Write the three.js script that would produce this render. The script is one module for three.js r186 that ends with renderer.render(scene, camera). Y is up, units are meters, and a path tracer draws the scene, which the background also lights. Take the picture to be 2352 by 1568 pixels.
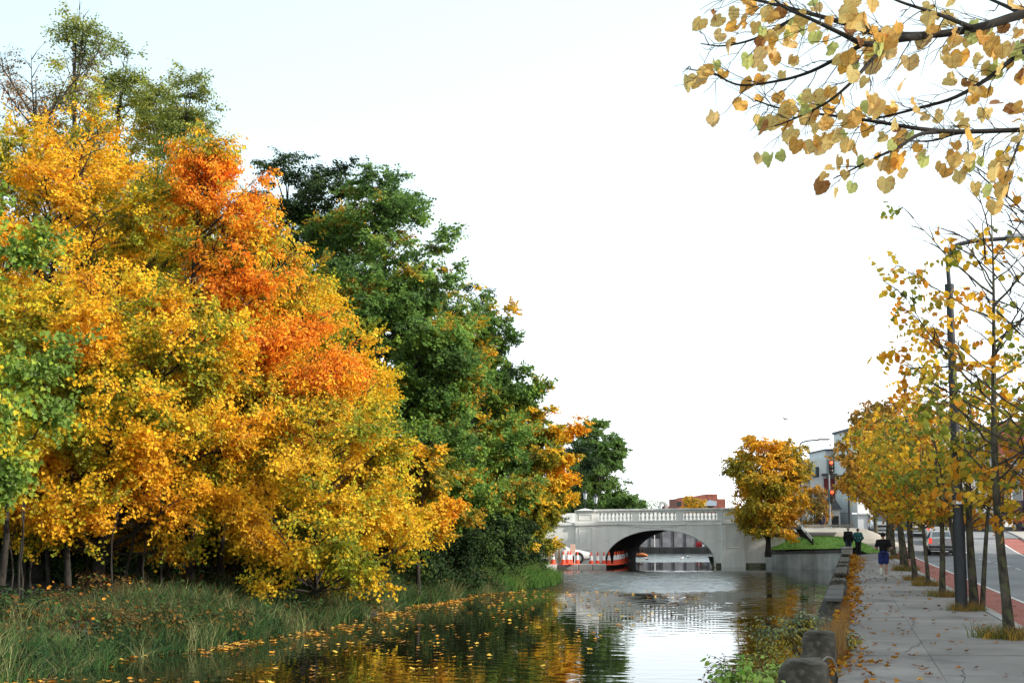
import * as THREE from 'three';
import { mergeGeometries, mergeVertices } from 'three/addons/utils/BufferGeometryUtils.js';
import { RoundedBoxGeometry } from 'three/addons/geometries/RoundedBoxGeometry.js';
import { MarchingCubes } from 'three/addons/objects/MarchingCubes.js';

// ---------------------------------------------------------------- camera, sky, sun, exposure
const scene = new THREE.Scene();
const EYE = 2.3, FPX = 3267;
const camera = new THREE.PerspectiveCamera(2 * Math.atan(784 / FPX) * 180 / Math.PI, 1024 / 682, 0.3, 3000);
const PITCH = Math.atan(406 / FPX);
camera.position.set(0, EYE, 0);
camera.rotation.set(PITCH, 0, 0);
const renderer = new THREE.WebGLRenderer({ antialias: true });
renderer.setSize(1024, 682);
renderer.toneMapping = THREE.LinearToneMapping;
renderer.toneMappingExposure = 1.24;
renderer.shadowMap.enabled = true;

const SUN = new THREE.Vector3(0.84, 0.47, 0.27).normalize();
const sun = new THREE.DirectionalLight(new THREE.Color(1, 0.93, 0.82), 4.6);
sun.name = 'sun';
sun.position.copy(SUN).multiplyScalar(160).add(new THREE.Vector3(5, 0, -60));
sun.target.position.set(5, 0, -60);
sun.castShadow = true;
sun.shadow.radius = 4;
sun.shadow.mapSize.set(4096, 4096);
Object.assign(sun.shadow.camera, { left: -90, right: 90, top: 60, bottom: -60, near: 1, far: 400 });
scene.add(sun, sun.target);

{ // a bright hazy autumn sky, whiter towards the sun and the horizon, faintly blue away from it
  const W = 512, H = 256, data = new Float32Array(W * H * 4);
  const sa = Math.atan2(SUN.z, SUN.x);
  for (let r = 0; r < H; r++) {
    const up = ((r + 0.5) / H - 0.5) * Math.PI, e = Math.max(0, up) * 180 / Math.PI;
    for (let c = 0; c < W; c++) {
      const a = ((c + 0.5) / W - 0.5) * 2 * Math.PI;
      const ca = Math.cos(a - sa);
      const x = Math.cos(a) * Math.cos(up), y = Math.sin(up), z = Math.sin(a) * Math.cos(up);
      const cs = x * SUN.x + y * SUN.y + z * SUN.z;
      let L = (0.8 + 1.08 * Math.exp(-e / 13)) * (1 + 0.16 * ca) + 0.5 * Math.pow(Math.max(0, cs), 8);
      const blue = Math.min(1, Math.max(0, 0.38 - 0.34 * ca)) * (0.35 + 0.65 * Math.min(1, e / 16));
      const o = (r * W + c) * 4;
      data[o] = L * (1 - 0.46 * blue); data[o + 1] = L * (1 - 0.1 * blue); data[o + 2] = L * (1 + 0.05 * blue); data[o + 3] = 1;
    }
  }
  const t = new THREE.DataTexture(data, W, H, THREE.RGBAFormat, THREE.FloatType);
  t.mapping = THREE.EquirectangularReflectionMapping;
  t.magFilter = THREE.LinearFilter;
  t.needsUpdate = true;
  scene.background = t;
  scene.environment = t;
}

// ---------------------------------------------------------------- helpers
const V = (x, y, z) => new THREE.Vector3(x, y, z);
function rng(seed) { let s = seed >>> 0; return () => { s = (s + 0x6d2b79f5) | 0; let t = Math.imul(s ^ (s >>> 15), 1 | s); t = (t + Math.imul(t ^ (t >>> 7), 61 | t)) ^ t; return ((t ^ (t >>> 14)) >>> 0) / 4294967296; }; }
const lerp = (a, b, t) => a + (b - a) * t, clamp = (x, a, b) => Math.min(b, Math.max(a, x));
const sstep = (a, b, x) => { const t = clamp((x - a) / (b - a), 0, 1); return t * t * (3 - 2 * t); };
function pw(list) { // piecewise linear function through [key, value] pairs
  return (x) => { let i = 0; while (i < list.length - 2 && x > list[i + 1][0]) i++; const [a, va] = list[i], [b, vb] = list[i + 1]; return va + (vb - va) * (x - a) / (b - a); };
}
const hash3 = (x, y, z) => { let h = Math.imul(x, 374761393) + Math.imul(y, 668265263) + Math.imul(z, 2147483647 - 1013904222); h = Math.imul(h ^ (h >>> 13), 1274126177); return ((h ^ (h >>> 16)) >>> 0) / 4294967296; };
function noise3(x, y, z) {
  const xi = Math.floor(x), yi = Math.floor(y), zi = Math.floor(z), f = (t) => t * t * (3 - 2 * t), u = f(x - xi), v = f(y - yi), w = f(z - zi);
  const c = (a, b, d) => hash3(xi + a, yi + b, zi + d);
  return lerp(lerp(lerp(c(0, 0, 0), c(1, 0, 0), u), lerp(c(0, 1, 0), c(1, 1, 0), u), v), lerp(lerp(c(0, 0, 1), c(1, 0, 1), u), lerp(c(0, 1, 1), c(1, 1, 1), u), v), w);
}
// where the ray of a point of the 2352 x 1568 picture meets the vertical plane that lies `depth` metres ahead
function at(px, py, depth) {
  const u = (px - 1176) / FPX, v = (784 - py) / FPX, c = Math.cos(PITCH), s = Math.sin(PITCH);
  const dy = v * c + s, dz = -c + v * s, k = depth / -dz;
  return V(u * k, EYE + dy * k, -depth);
}
const used = {};
function numbered(name) { const n = used[name] = (used[name] ?? -1) + 1; return n ? `${name}_${String(n).padStart(3, '0')}` : name; }
function tag(o, label, category, group, kind) {
  if (label) o.userData.label = label;
  if (category) o.userData.category = category;
  if (group) o.userData.group = group;
  if (kind) o.userData.kind = kind;
  return o;
}
function thing(name, x, y, z, label, category, group, turn = 0) {
  const o = new THREE.Group();
  o.name = numbered(name); o.position.set(x, y, z); o.rotation.y = turn;
  scene.add(o);
  return tag(o, label, category, group);
}
function part(parent, name, geo, mat, kind) {
  const m = new THREE.Mesh(geo, mat);
  m.name = name; m.castShadow = m.receiveShadow = true;
  if (kind) m.userData.kind = kind;
  parent.add(m);
  return m;
}
function solo(name, geo, mat, label, category, group, kind) {
  const m = part(scene, numbered(name), geo, mat);
  return tag(m, label, category, group, kind);
}
function structure(name, geo, mat) { const m = part(scene, numbered(name), geo, mat); m.userData.kind = 'structure'; return m; }
function copyOf(root, x, y, z, label, turn) {
  const base = root.name.replace(/_\d{3}$/, ''), c = root.clone();
  c.name = numbered(base); c.position.set(x, y, z);
  if (turn !== undefined) c.rotation.y = turn;
  c.userData = { ...root.userData, label };
  scene.add(c);
  return c;
}
// a bag of triangles
class Bag {
  constructor(colored) { this.p = []; this.n = []; this.u = []; this.i = []; this.c = colored ? [] : null; }
  v(x, y, z, nx = 0, ny = 1, nz = 0, u = 0, w = 0, c) { this.p.push(x, y, z); this.n.push(nx, ny, nz); this.u.push(u, w); if (this.c) this.c.push(...(c || [1, 1, 1])); return this.p.length / 3 - 1; }
  tri(a, b, c) { this.i.push(a, b, c); }
  quad(a, b, c, d, uv = [[0, 0], [1, 0], [1, 1], [0, 1]], col) {
    const n = V().subVectors(b, a).cross(V().subVectors(d, a)).normalize();
    const k = [a, b, c, d].map((q, j) => this.v(q.x, q.y, q.z, n.x, n.y, n.z, uv[j][0], uv[j][1], col));
    this.i.push(k[0], k[1], k[2], k[0], k[2], k[3]);
  }
  tube(pts, rad, sides) {
    const m = pts.length, T = V(), N = V(), B = V(), q = V();
    let prev = null, len = 0;
    const base = this.p.length / 3;
    for (let k = 0; k < m; k++) {
      T.subVectors(pts[Math.min(k + 1, m - 1)], pts[Math.max(k - 1, 0)]).normalize();
      if (!prev) { N.set(Math.abs(T.y) > 0.9 ? 1 : 0, Math.abs(T.y) > 0.9 ? 0 : 1, 0); } else N.copy(prev);
      N.addScaledVector(T, -N.dot(T)).normalize();
      prev = N.clone();
      B.crossVectors(T, N);
      if (k) len += pts[k].distanceTo(pts[k - 1]);
      for (let s = 0; s <= sides; s++) {
        const a = s / sides * Math.PI * 2, c = Math.cos(a), d = Math.sin(a);
        q.copy(N).multiplyScalar(c).addScaledVector(B, d);
        this.v(pts[k].x + q.x * rad[k], pts[k].y + q.y * rad[k], pts[k].z + q.z * rad[k], q.x, q.y, q.z, s / sides, len);
      }
    }
    const w = sides + 1;
    for (let k = 0; k < m - 1; k++) for (let s = 0; s < sides; s++) {
      const a = base + k * w + s;
      this.i.push(a, a + 1, a + w, a + 1, a + w + 1, a + w);
    }
    return this;
  }
  geo() {
    const g = new THREE.BufferGeometry();
    g.setAttribute('position', new THREE.Float32BufferAttribute(this.p, 3));
    g.setAttribute('normal', new THREE.Float32BufferAttribute(this.n, 3));
    g.setAttribute('uv', new THREE.Float32BufferAttribute(this.u, 2));
    if (this.c) g.setAttribute('color', new THREE.Float32BufferAttribute(this.c, 3));
    g.setIndex(this.i);
    return g;
  }
}
const box = (w, h, d, x = 0, y = 0, z = 0) => new THREE.BoxGeometry(w, h, d).translate(x, y, z);
const rbox = (w, h, d, r, x = 0, y = 0, z = 0) => new RoundedBoxGeometry(w, h, d, 2, Math.min(r, w / 2.01, h / 2.01, d / 2.01)).translate(x, y, z);
const cyl = (r0, r1, h, n, x = 0, y = 0, z = 0) => new THREE.CylinderGeometry(r1, r0, h, n).translate(x, y + h / 2, z);
const merge = (list) => mergeGeometries(list.map((g) => (g.index ? g.toNonIndexed() : g)));
const rodGeo = (a, b, r, n = 6) => new Bag().tube([a, b], [r, r], n).geo();
// heightfield over (i, j) -> point; uv in metres
function sheet(ni, nj, f, uvf) {
  const b = new Bag();
  for (let j = 0; j <= nj; j++) for (let i = 0; i <= ni; i++) { const q = f(i / ni, j / nj), t = uvf ? uvf(q) : [q.x, q.z]; b.v(q.x, q.y, q.z, 0, 1, 0, t[0], t[1]); }
  for (let j = 0; j < nj; j++) for (let i = 0; i < ni; i++) { const a = j * (ni + 1) + i; b.tri(a, a + 1, a + ni + 1); b.tri(a + 1, a + ni + 2, a + ni + 1); }
  const g = b.geo();
  g.computeVertexNormals();
  const n = g.attributes.normal;
  let s = 0; for (let k = 0; k < n.count; k++) s += n.getY(k);
  if (s < 0) { const ix = g.index.array; for (let k = 0; k < ix.length; k += 3) { const t = ix[k]; ix[k] = ix[k + 1]; ix[k + 1] = t; } g.computeVertexNormals(); }
  return g;
}
// box uv in metres, whatever the shape
function metreUV(g, k = 1) {
  const h = g.index ? g.toNonIndexed() : g;
  const p = h.attributes.position, n = h.attributes.normal, u = new Float32Array(p.count * 2);
  for (let t = 0; t < p.count; t++) {
    const ax = Math.abs(n.getX(t)), ay = Math.abs(n.getY(t)), az = Math.abs(n.getZ(t));
    const [a, b] = ay > ax && ay > az ? [p.getX(t), p.getZ(t)] : ax > az ? [p.getZ(t), p.getY(t)] : [p.getX(t), p.getY(t)];
    u[t * 2] = a * k; u[t * 2 + 1] = b * k;
  }
  h.setAttribute('uv', new THREE.BufferAttribute(u, 2));
  return h;
}

// ---------------------------------------------------------------- procedural textures
function tileNoise(seed, n) { const r = rng(seed), a = new Float32Array(n * n).map(() => r()); return (x, y) => { const xi = Math.floor(x), yi = Math.floor(y), f = (t) => t * t * (3 - 2 * t), u = f(x - xi), v = f(y - yi), g = (i, j) => a[((j % n + n) % n) * n + ((i % n) + n) % n]; return lerp(lerp(g(xi, yi), g(xi + 1, yi), u), lerp(g(xi, yi + 1), g(xi + 1, yi + 1), u), v); }; }
function fbmTile(seed, base, oct, sx = 1) { const ns = []; for (let o = 0; o < oct; o++) ns.push(tileNoise(seed + o * 17, base << o)); return (u, v) => { let s = 0, a = 0.5, t = 0; for (let o = 0; o < oct; o++) { s += a * ns[o](u * (base << o) * sx, v * (base << o)); t += a; a *= 0.55; } return s / t; }; }
function texture(size, f, srgb, rep = 1) {
  const d = new Uint8Array(size * size * 4);
  for (let y = 0; y < size; y++) for (let x = 0; x < size; x++) { const c = f(x / size, y / size), o = (y * size + x) * 4; for (let k = 0; k < 3; k++) d[o + k] = clamp((c.length ? c[k] : c) * 255, 0, 255); d[o + 3] = 255; }
  const t = new THREE.DataTexture(d, size, size, THREE.RGBAFormat);
  t.wrapS = t.wrapT = THREE.RepeatWrapping; t.magFilter = THREE.LinearFilter;
  t.repeat.set(rep, rep);
  if (srgb) t.colorSpace = THREE.SRGBColorSpace;
  t.needsUpdate = true;
  return t;
}
const enc = (c) => c.map((x) => (x <= 0.0031308 ? x * 12.92 : 1.055 * Math.pow(x, 1 / 2.4) - 0.055));
const mixc = (a, b, t) => [0, 1, 2].map((k) => lerp(a[k], b[k], t));
// a rough material: base and second colour mixed by noise, a grain, and relief of the same noise
function rough(o) {
  const { a, b, seed = 1, size = 512, metres = 4, base = 4, oct = 6, grain = 0.12, bump = 0.004, roughness = 0.9, pow = 1, extra } = o;
  const f = fbmTile(seed, base, oct), r = rng(seed + 5), g = new Float32Array(size * size).map(() => r());
  const at2 = (u, v) => g[Math.floor(v * size) * size + Math.floor(u * size)];
  const map = texture(size, (u, v) => { let c = mixc(a, b, Math.pow(clamp((f(u, v) - 0.25) * 2, 0, 1), pow)); const k = 1 + (at2(u, v) - 0.5) * 2 * grain; c = c.map((x) => x * k); if (extra) c = extra(c, u, v); return enc(c); }, true, 1 / metres);
  const m = { map, roughness };
  if (bump) { m.bumpMap = texture(size, (u, v) => f(u, v) * 0.7 + at2(u, v) * 0.3, false, 1 / metres); m.bumpScale = bump; }
  return new THREE.MeshStandardMaterial(m);
}
const plain = (r, g, b, roughness = 0.7, metalness = 0) => new THREE.MeshStandardMaterial({ color: new THREE.Color().setRGB(r, g, b), roughness, metalness });
const paint = (r, g, b) => new THREE.MeshPhysicalMaterial({ color: new THREE.Color().setRGB(r, g, b), roughness: 0.4, metalness: 0.1, clearcoat: 1, clearcoatRoughness: 0.06 });
const cracks = fbmTile(401, 3, 5), stainN = fbmTile(409, 2, 5); // slow noises shared by stains
const M = {
  path: rough({ a: [0.195, 0.184, 0.178], b: [0.295, 0.28, 0.272], seed: 11, size: 1024, metres: 7, base: 3, oct: 8, grain: 0.1, bump: 0.006, extra: (c, u, v) => { const s = stainN(u, v), t = cracks(u * 2, v * 2); let k = 1; if (s > 0.55) k -= Math.min(0.3, (s - 0.55) * 1.6); if (t > 0.6) k -= Math.min(0.22, (t - 0.6) * 2.2); if (t < 0.33) k += 0.1; return [c[0] * k * 1.03, c[1] * k, c[2] * k * 0.97]; } }),
  kerb: rough({ a: [0.33, 0.32, 0.3], b: [0.46, 0.45, 0.43], seed: 13, metres: 2, bump: 0.004 }),
  asphalt: rough({ a: [0.19, 0.195, 0.205], b: [0.27, 0.275, 0.285], seed: 17, size: 1024, metres: 6, base: 3, oct: 8, grain: 0.2, bump: 0.006 }),
  red: rough({ a: [0.3, 0.088, 0.07], b: [0.38, 0.13, 0.1], seed: 19, metres: 4, grain: 0.2, bump: 0.005 }),
  marking: rough({ a: [0.62, 0.62, 0.6], b: [0.78, 0.78, 0.76], seed: 23, metres: 1.5, grain: 0.15, bump: 0.002 }),
  bridge: rough({ a: [0.76, 0.755, 0.725], b: [0.85, 0.845, 0.815], seed: 29, size: 1024, metres: 5, base: 2, oct: 7, grain: 0.05, bump: 0.003, extra: (c, u, v) => { const s = stainN(u * 7, v * 0.35), t = cracks(u * 2, v * 2); return c.map((x, k) => x * (1 - 0.2 * clamp((s - 0.5) * 3, 0, 1) * (1 - 0.05 * k)) * (t > 0.66 ? 0.93 : 1)); } }),
  bridgeTrim: rough({ a: [0.58, 0.585, 0.57], b: [0.76, 0.765, 0.75], seed: 31, metres: 3, grain: 0.08, bump: 0.004 }),
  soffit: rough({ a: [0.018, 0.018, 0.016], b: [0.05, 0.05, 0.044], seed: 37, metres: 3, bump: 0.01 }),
  stone: rough({ a: [0.03, 0.026, 0.021], b: [0.17, 0.15, 0.12], seed: 41, size: 512, metres: 0.9, base: 4, oct: 6, grain: 0.3, bump: 0.02, extra: (c, u, v) => { const s = cracks(u * 3, v * 3), t = stainN(u * 4, v * 4); let q = s > 0.55 ? mixc(c, [0.2, 0.19, 0.14], clamp((s - 0.55) * 4, 0, 0.7)) : c; return mixc(q, [0.03, 0.027, 0.021], clamp((t * 0.6 + cracks(u, v) * 0.6 - 0.58) * 3, 0, 0.6)); } }),
  concrete: rough({ a: [0.28, 0.285, 0.275], b: [0.5, 0.505, 0.49], seed: 43, size: 512, metres: 3, base: 3, grain: 0.1, bump: 0.006, extra: (c, u, v) => { const s = stainN(u * 3, v * 0.3); return c.map((x) => x * (0.6 + 0.75 * s)); } }),
  darkWall: rough({ a: [0.06, 0.055, 0.05], b: [0.13, 0.125, 0.12], seed: 47, metres: 3, bump: 0.006 }),
  soil: rough({ a: [0.012, 0.01, 0.006], b: [0.035, 0.03, 0.018], seed: 53, metres: 3, grain: 0.3, bump: 0.03 }),
  lawn: rough({ a: [0.17, 0.37, 0.05], b: [0.27, 0.5, 0.08], seed: 59, metres: 2.5, grain: 0.35, bump: 0.02 }),
  paving: rough({ a: [0.33, 0.3, 0.26], b: [0.45, 0.42, 0.37], seed: 61, metres: 3, grain: 0.1, bump: 0.003 }),
  ground: rough({ a: [0.05, 0.055, 0.03], b: [0.1, 0.1, 0.06], seed: 67, metres: 9, grain: 0.3, bump: 0.02 }),
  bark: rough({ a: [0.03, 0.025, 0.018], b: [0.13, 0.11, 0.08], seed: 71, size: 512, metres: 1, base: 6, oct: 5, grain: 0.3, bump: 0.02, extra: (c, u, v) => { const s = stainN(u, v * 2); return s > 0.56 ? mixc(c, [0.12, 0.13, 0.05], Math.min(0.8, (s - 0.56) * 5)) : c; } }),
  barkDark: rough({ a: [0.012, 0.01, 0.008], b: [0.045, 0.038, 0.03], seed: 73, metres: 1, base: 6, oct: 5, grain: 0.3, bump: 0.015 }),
  barkPale: rough({ a: [0.07, 0.055, 0.04], b: [0.2, 0.165, 0.125], seed: 79, metres: 1, base: 6, oct: 5, grain: 0.3, bump: 0.015 }),
  twig: plain(0.022, 0.017, 0.014, 0.85),
  render: rough({ a: [0.72, 0.715, 0.7], b: [0.82, 0.815, 0.8], seed: 83, metres: 6, grain: 0.04, bump: 0.002 }),
  renderGrey: rough({ a: [0.52, 0.53, 0.55], b: [0.62, 0.63, 0.65], seed: 89, metres: 5, grain: 0.05, bump: 0.002 }),
  brick: rough({ a: [0.2, 0.055, 0.038], b: [0.34, 0.115, 0.08], seed: 97, metres: 3, base: 8, oct: 5, grain: 0.25, bump: 0.008 }),
  purple: plain(0.03, 0.012, 0.03, 0.5), maroon: plain(0.22, 0.03, 0.035, 0.6), tan: plain(0.3, 0.2, 0.13, 0.7),
  slate: rough({ a: [0.08, 0.085, 0.1], b: [0.16, 0.165, 0.185], seed: 101, metres: 2, bump: 0.004 }),
  pole: rough({ a: [0.016, 0.02, 0.025], b: [0.034, 0.038, 0.043], seed: 103, metres: 1.2, grain: 0.15, bump: 0.003, roughness: 0.55 }),
  poleLight: plain(0.3, 0.32, 0.33, 0.45, 0.5),
  black: plain(0.012, 0.012, 0.013, 0.5), dark: plain(0.03, 0.03, 0.032, 0.6), rubber: plain(0.015, 0.015, 0.016, 0.9),
  white: plain(0.78, 0.78, 0.77, 0.5), chrome: plain(0.6, 0.6, 0.62, 0.25, 0.9),
  glass: new THREE.MeshPhysicalMaterial({ color: new THREE.Color().setRGB(0.03, 0.045, 0.05), roughness: 0.06, specularIntensity: 1, clearcoat: 1, clearcoatRoughness: 0.03 }),
  orange: plain(0.78, 0.075, 0.025, 0.55), sleeve: plain(0.78, 0.78, 0.78, 0.4),
  skin: plain(0.46, 0.27, 0.2, 0.6),
};
// ---------------------------------------------------------------- plan of the place (x across, d ahead)
const PL = (d) => 4.44 + (d - 19.9) * 0.24;                                   // canal side of the path
const KB = (d) => 10.7 + (d - 29.7) * 0.215;                                  // kerb of the path
const rise = (d) => 1.3 * sstep(86, 114, d);
const pathY = (d) => rise(d), roadY = (d) => rise(d) - 0.11;
const WATER = -0.9;
const EL0 = pw([[5, -15], [15, -13], [27.7, -10.2], [30.7, -9.6], [41.8, -6.3], [52.3, -3.8], [64, -0.6], [69.7, 1.1], [73, 1.5], [76, 0.9], [80, 1.0], [92.5, 2.9], [99, 3.3], [140, 6]]);
const EL = (d) => EL0(d) + (d < 76 ? 1 : 0.3) * ((noise3(d * 0.42, 3.3, 1) - 0.5) * 1.1 + (noise3(d * 1.3, 7.1, 2) - 0.5) * 0.45);
const bankY0 = pw([[-2, -1.6], [-0.3, -1.15], [0, -0.93], [0.5, -0.6], [2, -0.2], [5, 0.0], [12, 0.35], [22, 1.5], [60, 3]]);
const bankY = (x, d) => { const o = EL(d) - x, k = sstep(75, 79, d), y = bankY0(o) + (noise3(x * 0.6, 3, d * 0.6) - 0.5) * 0.3 * clamp(o, 0, 1); return lerp(y, o < 0.05 ? -1.5 : -0.66, k); };

structure('ground', new THREE.PlaneGeometry(3000, 3000).rotateX(-Math.PI / 2).translate(0, -2.2, -600), M.ground);
structure('left_bank', sheet(60, 120, (i, j) => { const d = lerp(4, 118, j), o = -1.2 + 45 * i * i + 3 * i, x = EL(d) - o; return V(x, bankY(x, d), -d); }), M.soil);

{ // water: a sheet with real ripples, stronger where the breeze reaches it
  const r = rng(77), waves = [];
  for (let k = 0; k < 16; k++) { const l = 0.32 * Math.pow(1.22, k * 0.36), a = (r() - 0.5) * 2.2 + Math.PI / 2; waves.push([Math.cos(a) / l * 6.283, Math.sin(a) / l * 6.283, r() * 6.283, Math.pow(l, 1.15) / 14]); }
  const amp = (x, d) => {
    const n = noise3(x * 0.16, 7, d * 0.1);
    let a = 0.0042 + 0.004 * n;
    const edge = pw([[60, 3], [70, 1.5], [90, 1]])(d), right = pw([[58, 6.5], [66, 11], [78, 14], [92, 16]])(d);
    a += 0.085 * sstep(61, 68, d + 3 * (n - 0.5)) * (1 - sstep(84, 90, d)) * sstep(edge - 4.5, edge + 0.5, x) * (1 - sstep(right - 2, right + 2, x)) * (0.8 + 0.4 * noise3(x * 0.3, 1, d * 0.5));
    a += 0.03 * sstep(5, 8, x) * sstep(30, 40, d) * (1 - sstep(66, 76, d)) * Math.pow(noise3(x * 0.5, 9, d * 0.35), 2);
    a += 0.05 * sstep(103, 109, d);
    return a;
  };
  const xl = (d) => EL(d) - 1.0, xr = pw([[5, -0.3], [19.9, 3.9], [88, 20.3], [96, 18], [110, 20], [140, 26]]);
  const g = sheet(100, 1180, (i, j) => {
    const d = lerp(8, 137, j), x = lerp(xl(d), xr(d), i);
    let h = 0; const a = amp(x, d), wx = x + noise3(x * 0.5, 4, d * 0.5) * 0.8, wz = d + noise3(x * 0.4, 8, d * 0.6) * 0.8;
    for (const w of waves) h += w[3] * Math.sin(w[0] * wx + w[1] * wz + w[2]);
    return V(x, WATER + a * h, -d);
  }, (q) => [(q.x + 25) / 60, -q.z / 150]);
  const breeze = texture(512, (u, v) => { // fine ripples too small to model roughen the water where the breeze reaches it
    const x = u * 60 - 25, d = v * 150, n = noise3(x * 0.16, 7, d * 0.1), m = noise3(x * 0.9, 2, d * 0.8);
    const edge = pw([[60, 3], [70, 1.5], [90, 1]])(d), right = pw([[58, 7], [66, 12], [78, 15], [92, 17]])(d);
    let k = sstep(60, 66, d + 4 * (n - 0.5)) * (1 - sstep(85, 90, d)) * sstep(edge - 4.5, edge + 0.5, x) * (1 - sstep(right - 4, right + 2, x + 3 * (m - 0.5)));
    k = Math.max(k * (0.75 + 0.4 * m), sstep(103, 108, d) * 0.9);
    return 0.018 + 0.24 * clamp(k, 0, 1);
  }, false);
  breeze.wrapS = breeze.wrapT = THREE.ClampToEdgeWrapping;
  const m = new THREE.MeshPhysicalMaterial({ color: new THREE.Color().setRGB(0.012, 0.013, 0.006), roughness: 1, roughnessMap: breeze, ior: 1.5 });
  structure('water', g, m);
}

// ---------------------------------------------------------------- path, kerb, road
const ribbon = (d0, d1, n, xa, xb, y, ni = 2) => sheet(ni, n, (i, j) => { const d = lerp(d0, d1, j); return V(lerp(xa(d), xb(d), i), y(d), -d); });
{
  const g = new THREE.Group(); g.name = 'pavement'; g.userData.kind = 'structure'; scene.add(g);
  const shades = [1, 0.94, 1.05, 0.9, 0.98].map((k) => { const m = M.path.clone(); m.color.setScalar(k); return m; });
  const r = rng(5), cut = (d, k) => lerp(PL(d), KB(d) - 0.26, k);
  part(g, 'bedding', ribbon(4, 118, 60, (d) => PL(d) - 0.05, (d) => KB(d) - 0.25, (d) => pathY(d) - 0.03), M.soil);
  for (let d = 9, row = 0; d < 100; d += 3.1, row++) for (let c = 0; c < 2; c++) {
    const a = c ? 0.4035 : 0.004, b = c ? 0.998 : 0.4015, d1 = d + 3.085, lift = (r() - 0.5) * 0.006, tilt = (r() - 0.5) * 0.004;
    const bag = new Bag(), n = 3;
    for (let k = 0; k < n; k++) {
      const e0 = lerp(d, d1, k / n), e1 = lerp(d, d1, (k + 1) / n), y = (e) => pathY(e) + lift + tilt * (e - d);
      const q = [V(cut(e0, a), y(e0), -e0), V(cut(e0, b), y(e0), -e0), V(cut(e1, b), y(e1), -e1), V(cut(e1, a), y(e1), -e1)];
      bag.quad(...q, q.map((p) => [p.x, p.z]));
      for (const [m, o] of [[0, 3], [2, 1]]) bag.quad(V(q[m].x, q[m].y - 0.06, q[m].z), q[m], q[o], V(q[o].x, q[o].y - 0.06, q[o].z));
      if (!k) bag.quad(V(q[0].x, q[0].y - 0.06, q[0].z), V(q[1].x, q[1].y - 0.06, q[1].z), q[1], q[0]);
      if (k === n - 1) bag.quad(V(q[2].x, q[2].y - 0.06, q[2].z), V(q[3].x, q[3].y - 0.06, q[3].z), q[3], q[2]);
    }
    part(g, 'slab', bag.geo(), shades[Math.floor(r() * 5)]);
  }
  { // hairline cracks and a patched trench across the slabs
    const b = new Bag(), rc = rng(61), line = (x0, d0, x1, d1, w) => { let px = 0, pd = 0; const n = Math.ceil(Math.hypot(x1 - x0, d1 - d0) / 0.18); for (let k = 0; k <= n; k++) { const t = k / n, x = lerp(x0, x1, t) + (rc() - 0.5) * 0.07, d = lerp(d0, d1, t) + (rc() - 0.5) * 0.09; if (k) { const y = Math.max(pathY(pd), pathY(d)) + 0.007, L = Math.hypot(x - px, d - pd), nx = (d - pd) / L * w * (0.6 + rc() * 0.8), nd = -(x - px) / L * w; b.quad(V(px - nx, y, -(pd - nd)), V(px + nx, y, -(pd + nd)), V(x + nx, y, -(d + nd)), V(x - nx, y, -(d - nd))); } px = x; pd = d; } };
    for (const [k0, d0, k1, d1] of [[0.42, 18.5, 0.5, 22.4], [0.5, 22.4, 0.98, 21.6], [0.3, 25, 0.42, 27.5], [0.1, 21.5, 0.28, 20.4], [0.62, 25.4, 0.97, 25.0], [0.4, 30, 0.46, 34], [0.46, 34, 0.9, 34.4], [0.12, 29.4, 0.4, 30.1], [0.3, 40.5, 0.85, 40.2], [0.35, 54.2, 0.9, 54], [0.35, 54.2, 0.33, 56], [0.05, 46.5, 0.5, 46.2]]) line(cut(d0, k0), d0, cut(d1, k1), d1, 0.007);
    part(g, 'crack', b.geo(), M.dark, 'stuff');
  }
  const kg = new THREE.Group(); kg.name = 'kerb'; kg.userData.kind = 'structure'; scene.add(kg);
  for (let d = 14; d < 84; d += 1) {
    const e = d + 0.985, b = new Bag(), lift = (r() - 0.5) * 0.006;
    const P = (x, y, q) => V(x, y + pathY(q) + lift, -q), x0 = KB(d) - 0.25, x1 = KB(d), x2 = KB(e) - 0.25, x3 = KB(e);
    b.quad(P(x0, 0.01, d), P(x1 - 0.015, 0.01, d), P(x3 - 0.015, 0.01, e), P(x2, 0.01, e), [[x0, d], [x1, d], [x3, e], [x2, e]]);
    b.quad(P(x1 - 0.015, 0.01, d), P(x1, -0.01, d), P(x3, -0.01, e), P(x3 - 0.015, 0.01, e), [[0, d], [0.1, d], [0.1, e], [0, e]]);
    b.quad(P(x1, -0.01, d), P(x1 + 0.01, -0.16, d), P(x3 + 0.01, -0.16, e), P(x3, -0.01, e), [[0.1, d], [0.3, d], [0.3, e], [0.1, e]]);
    b.quad(P(x0, 0.01, d), P(x1, 0.01, d), P(x1, -0.16, d), P(x0, -0.16, d));
    part(kg, 'kerb_stone', b.geo(), M.kerb);
  }
  part(kg, 'far_kerb', ribbon(84, 100, 12, (d) => KB(d) - 0.25, KB, (d) => pathY(d) + 0.01), M.kerb);
  structure('road', ribbon(4, 112, 80, (d) => KB(d) - 0.3, (d) => KB(d) + 13, roadY, 4), M.asphalt);
  structure('cycle_lane', ribbon(4, 97, 70, (d) => KB(d) + 0.01, (d) => KB(d) + 1.42, (d) => roadY(d) + 0.004), M.red);
  structure('edge_line', ribbon(4, 97, 70, (d) => KB(d) + 1.43, (d) => KB(d) + 1.55, (d) => roadY(d) + 0.008), M.marking);
  structure('far_edge_line', ribbon(4, 108, 70, (d) => KB(d) + 8.35, (d) => KB(d) + 8.48, (d) => roadY(d) + 0.008), M.marking);
  structure('far_cycle_lane', ribbon(4, 108, 70, (d) => KB(d) + 8.5, (d) => KB(d) + 10.2, (d) => roadY(d) + 0.004), M.red);
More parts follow.
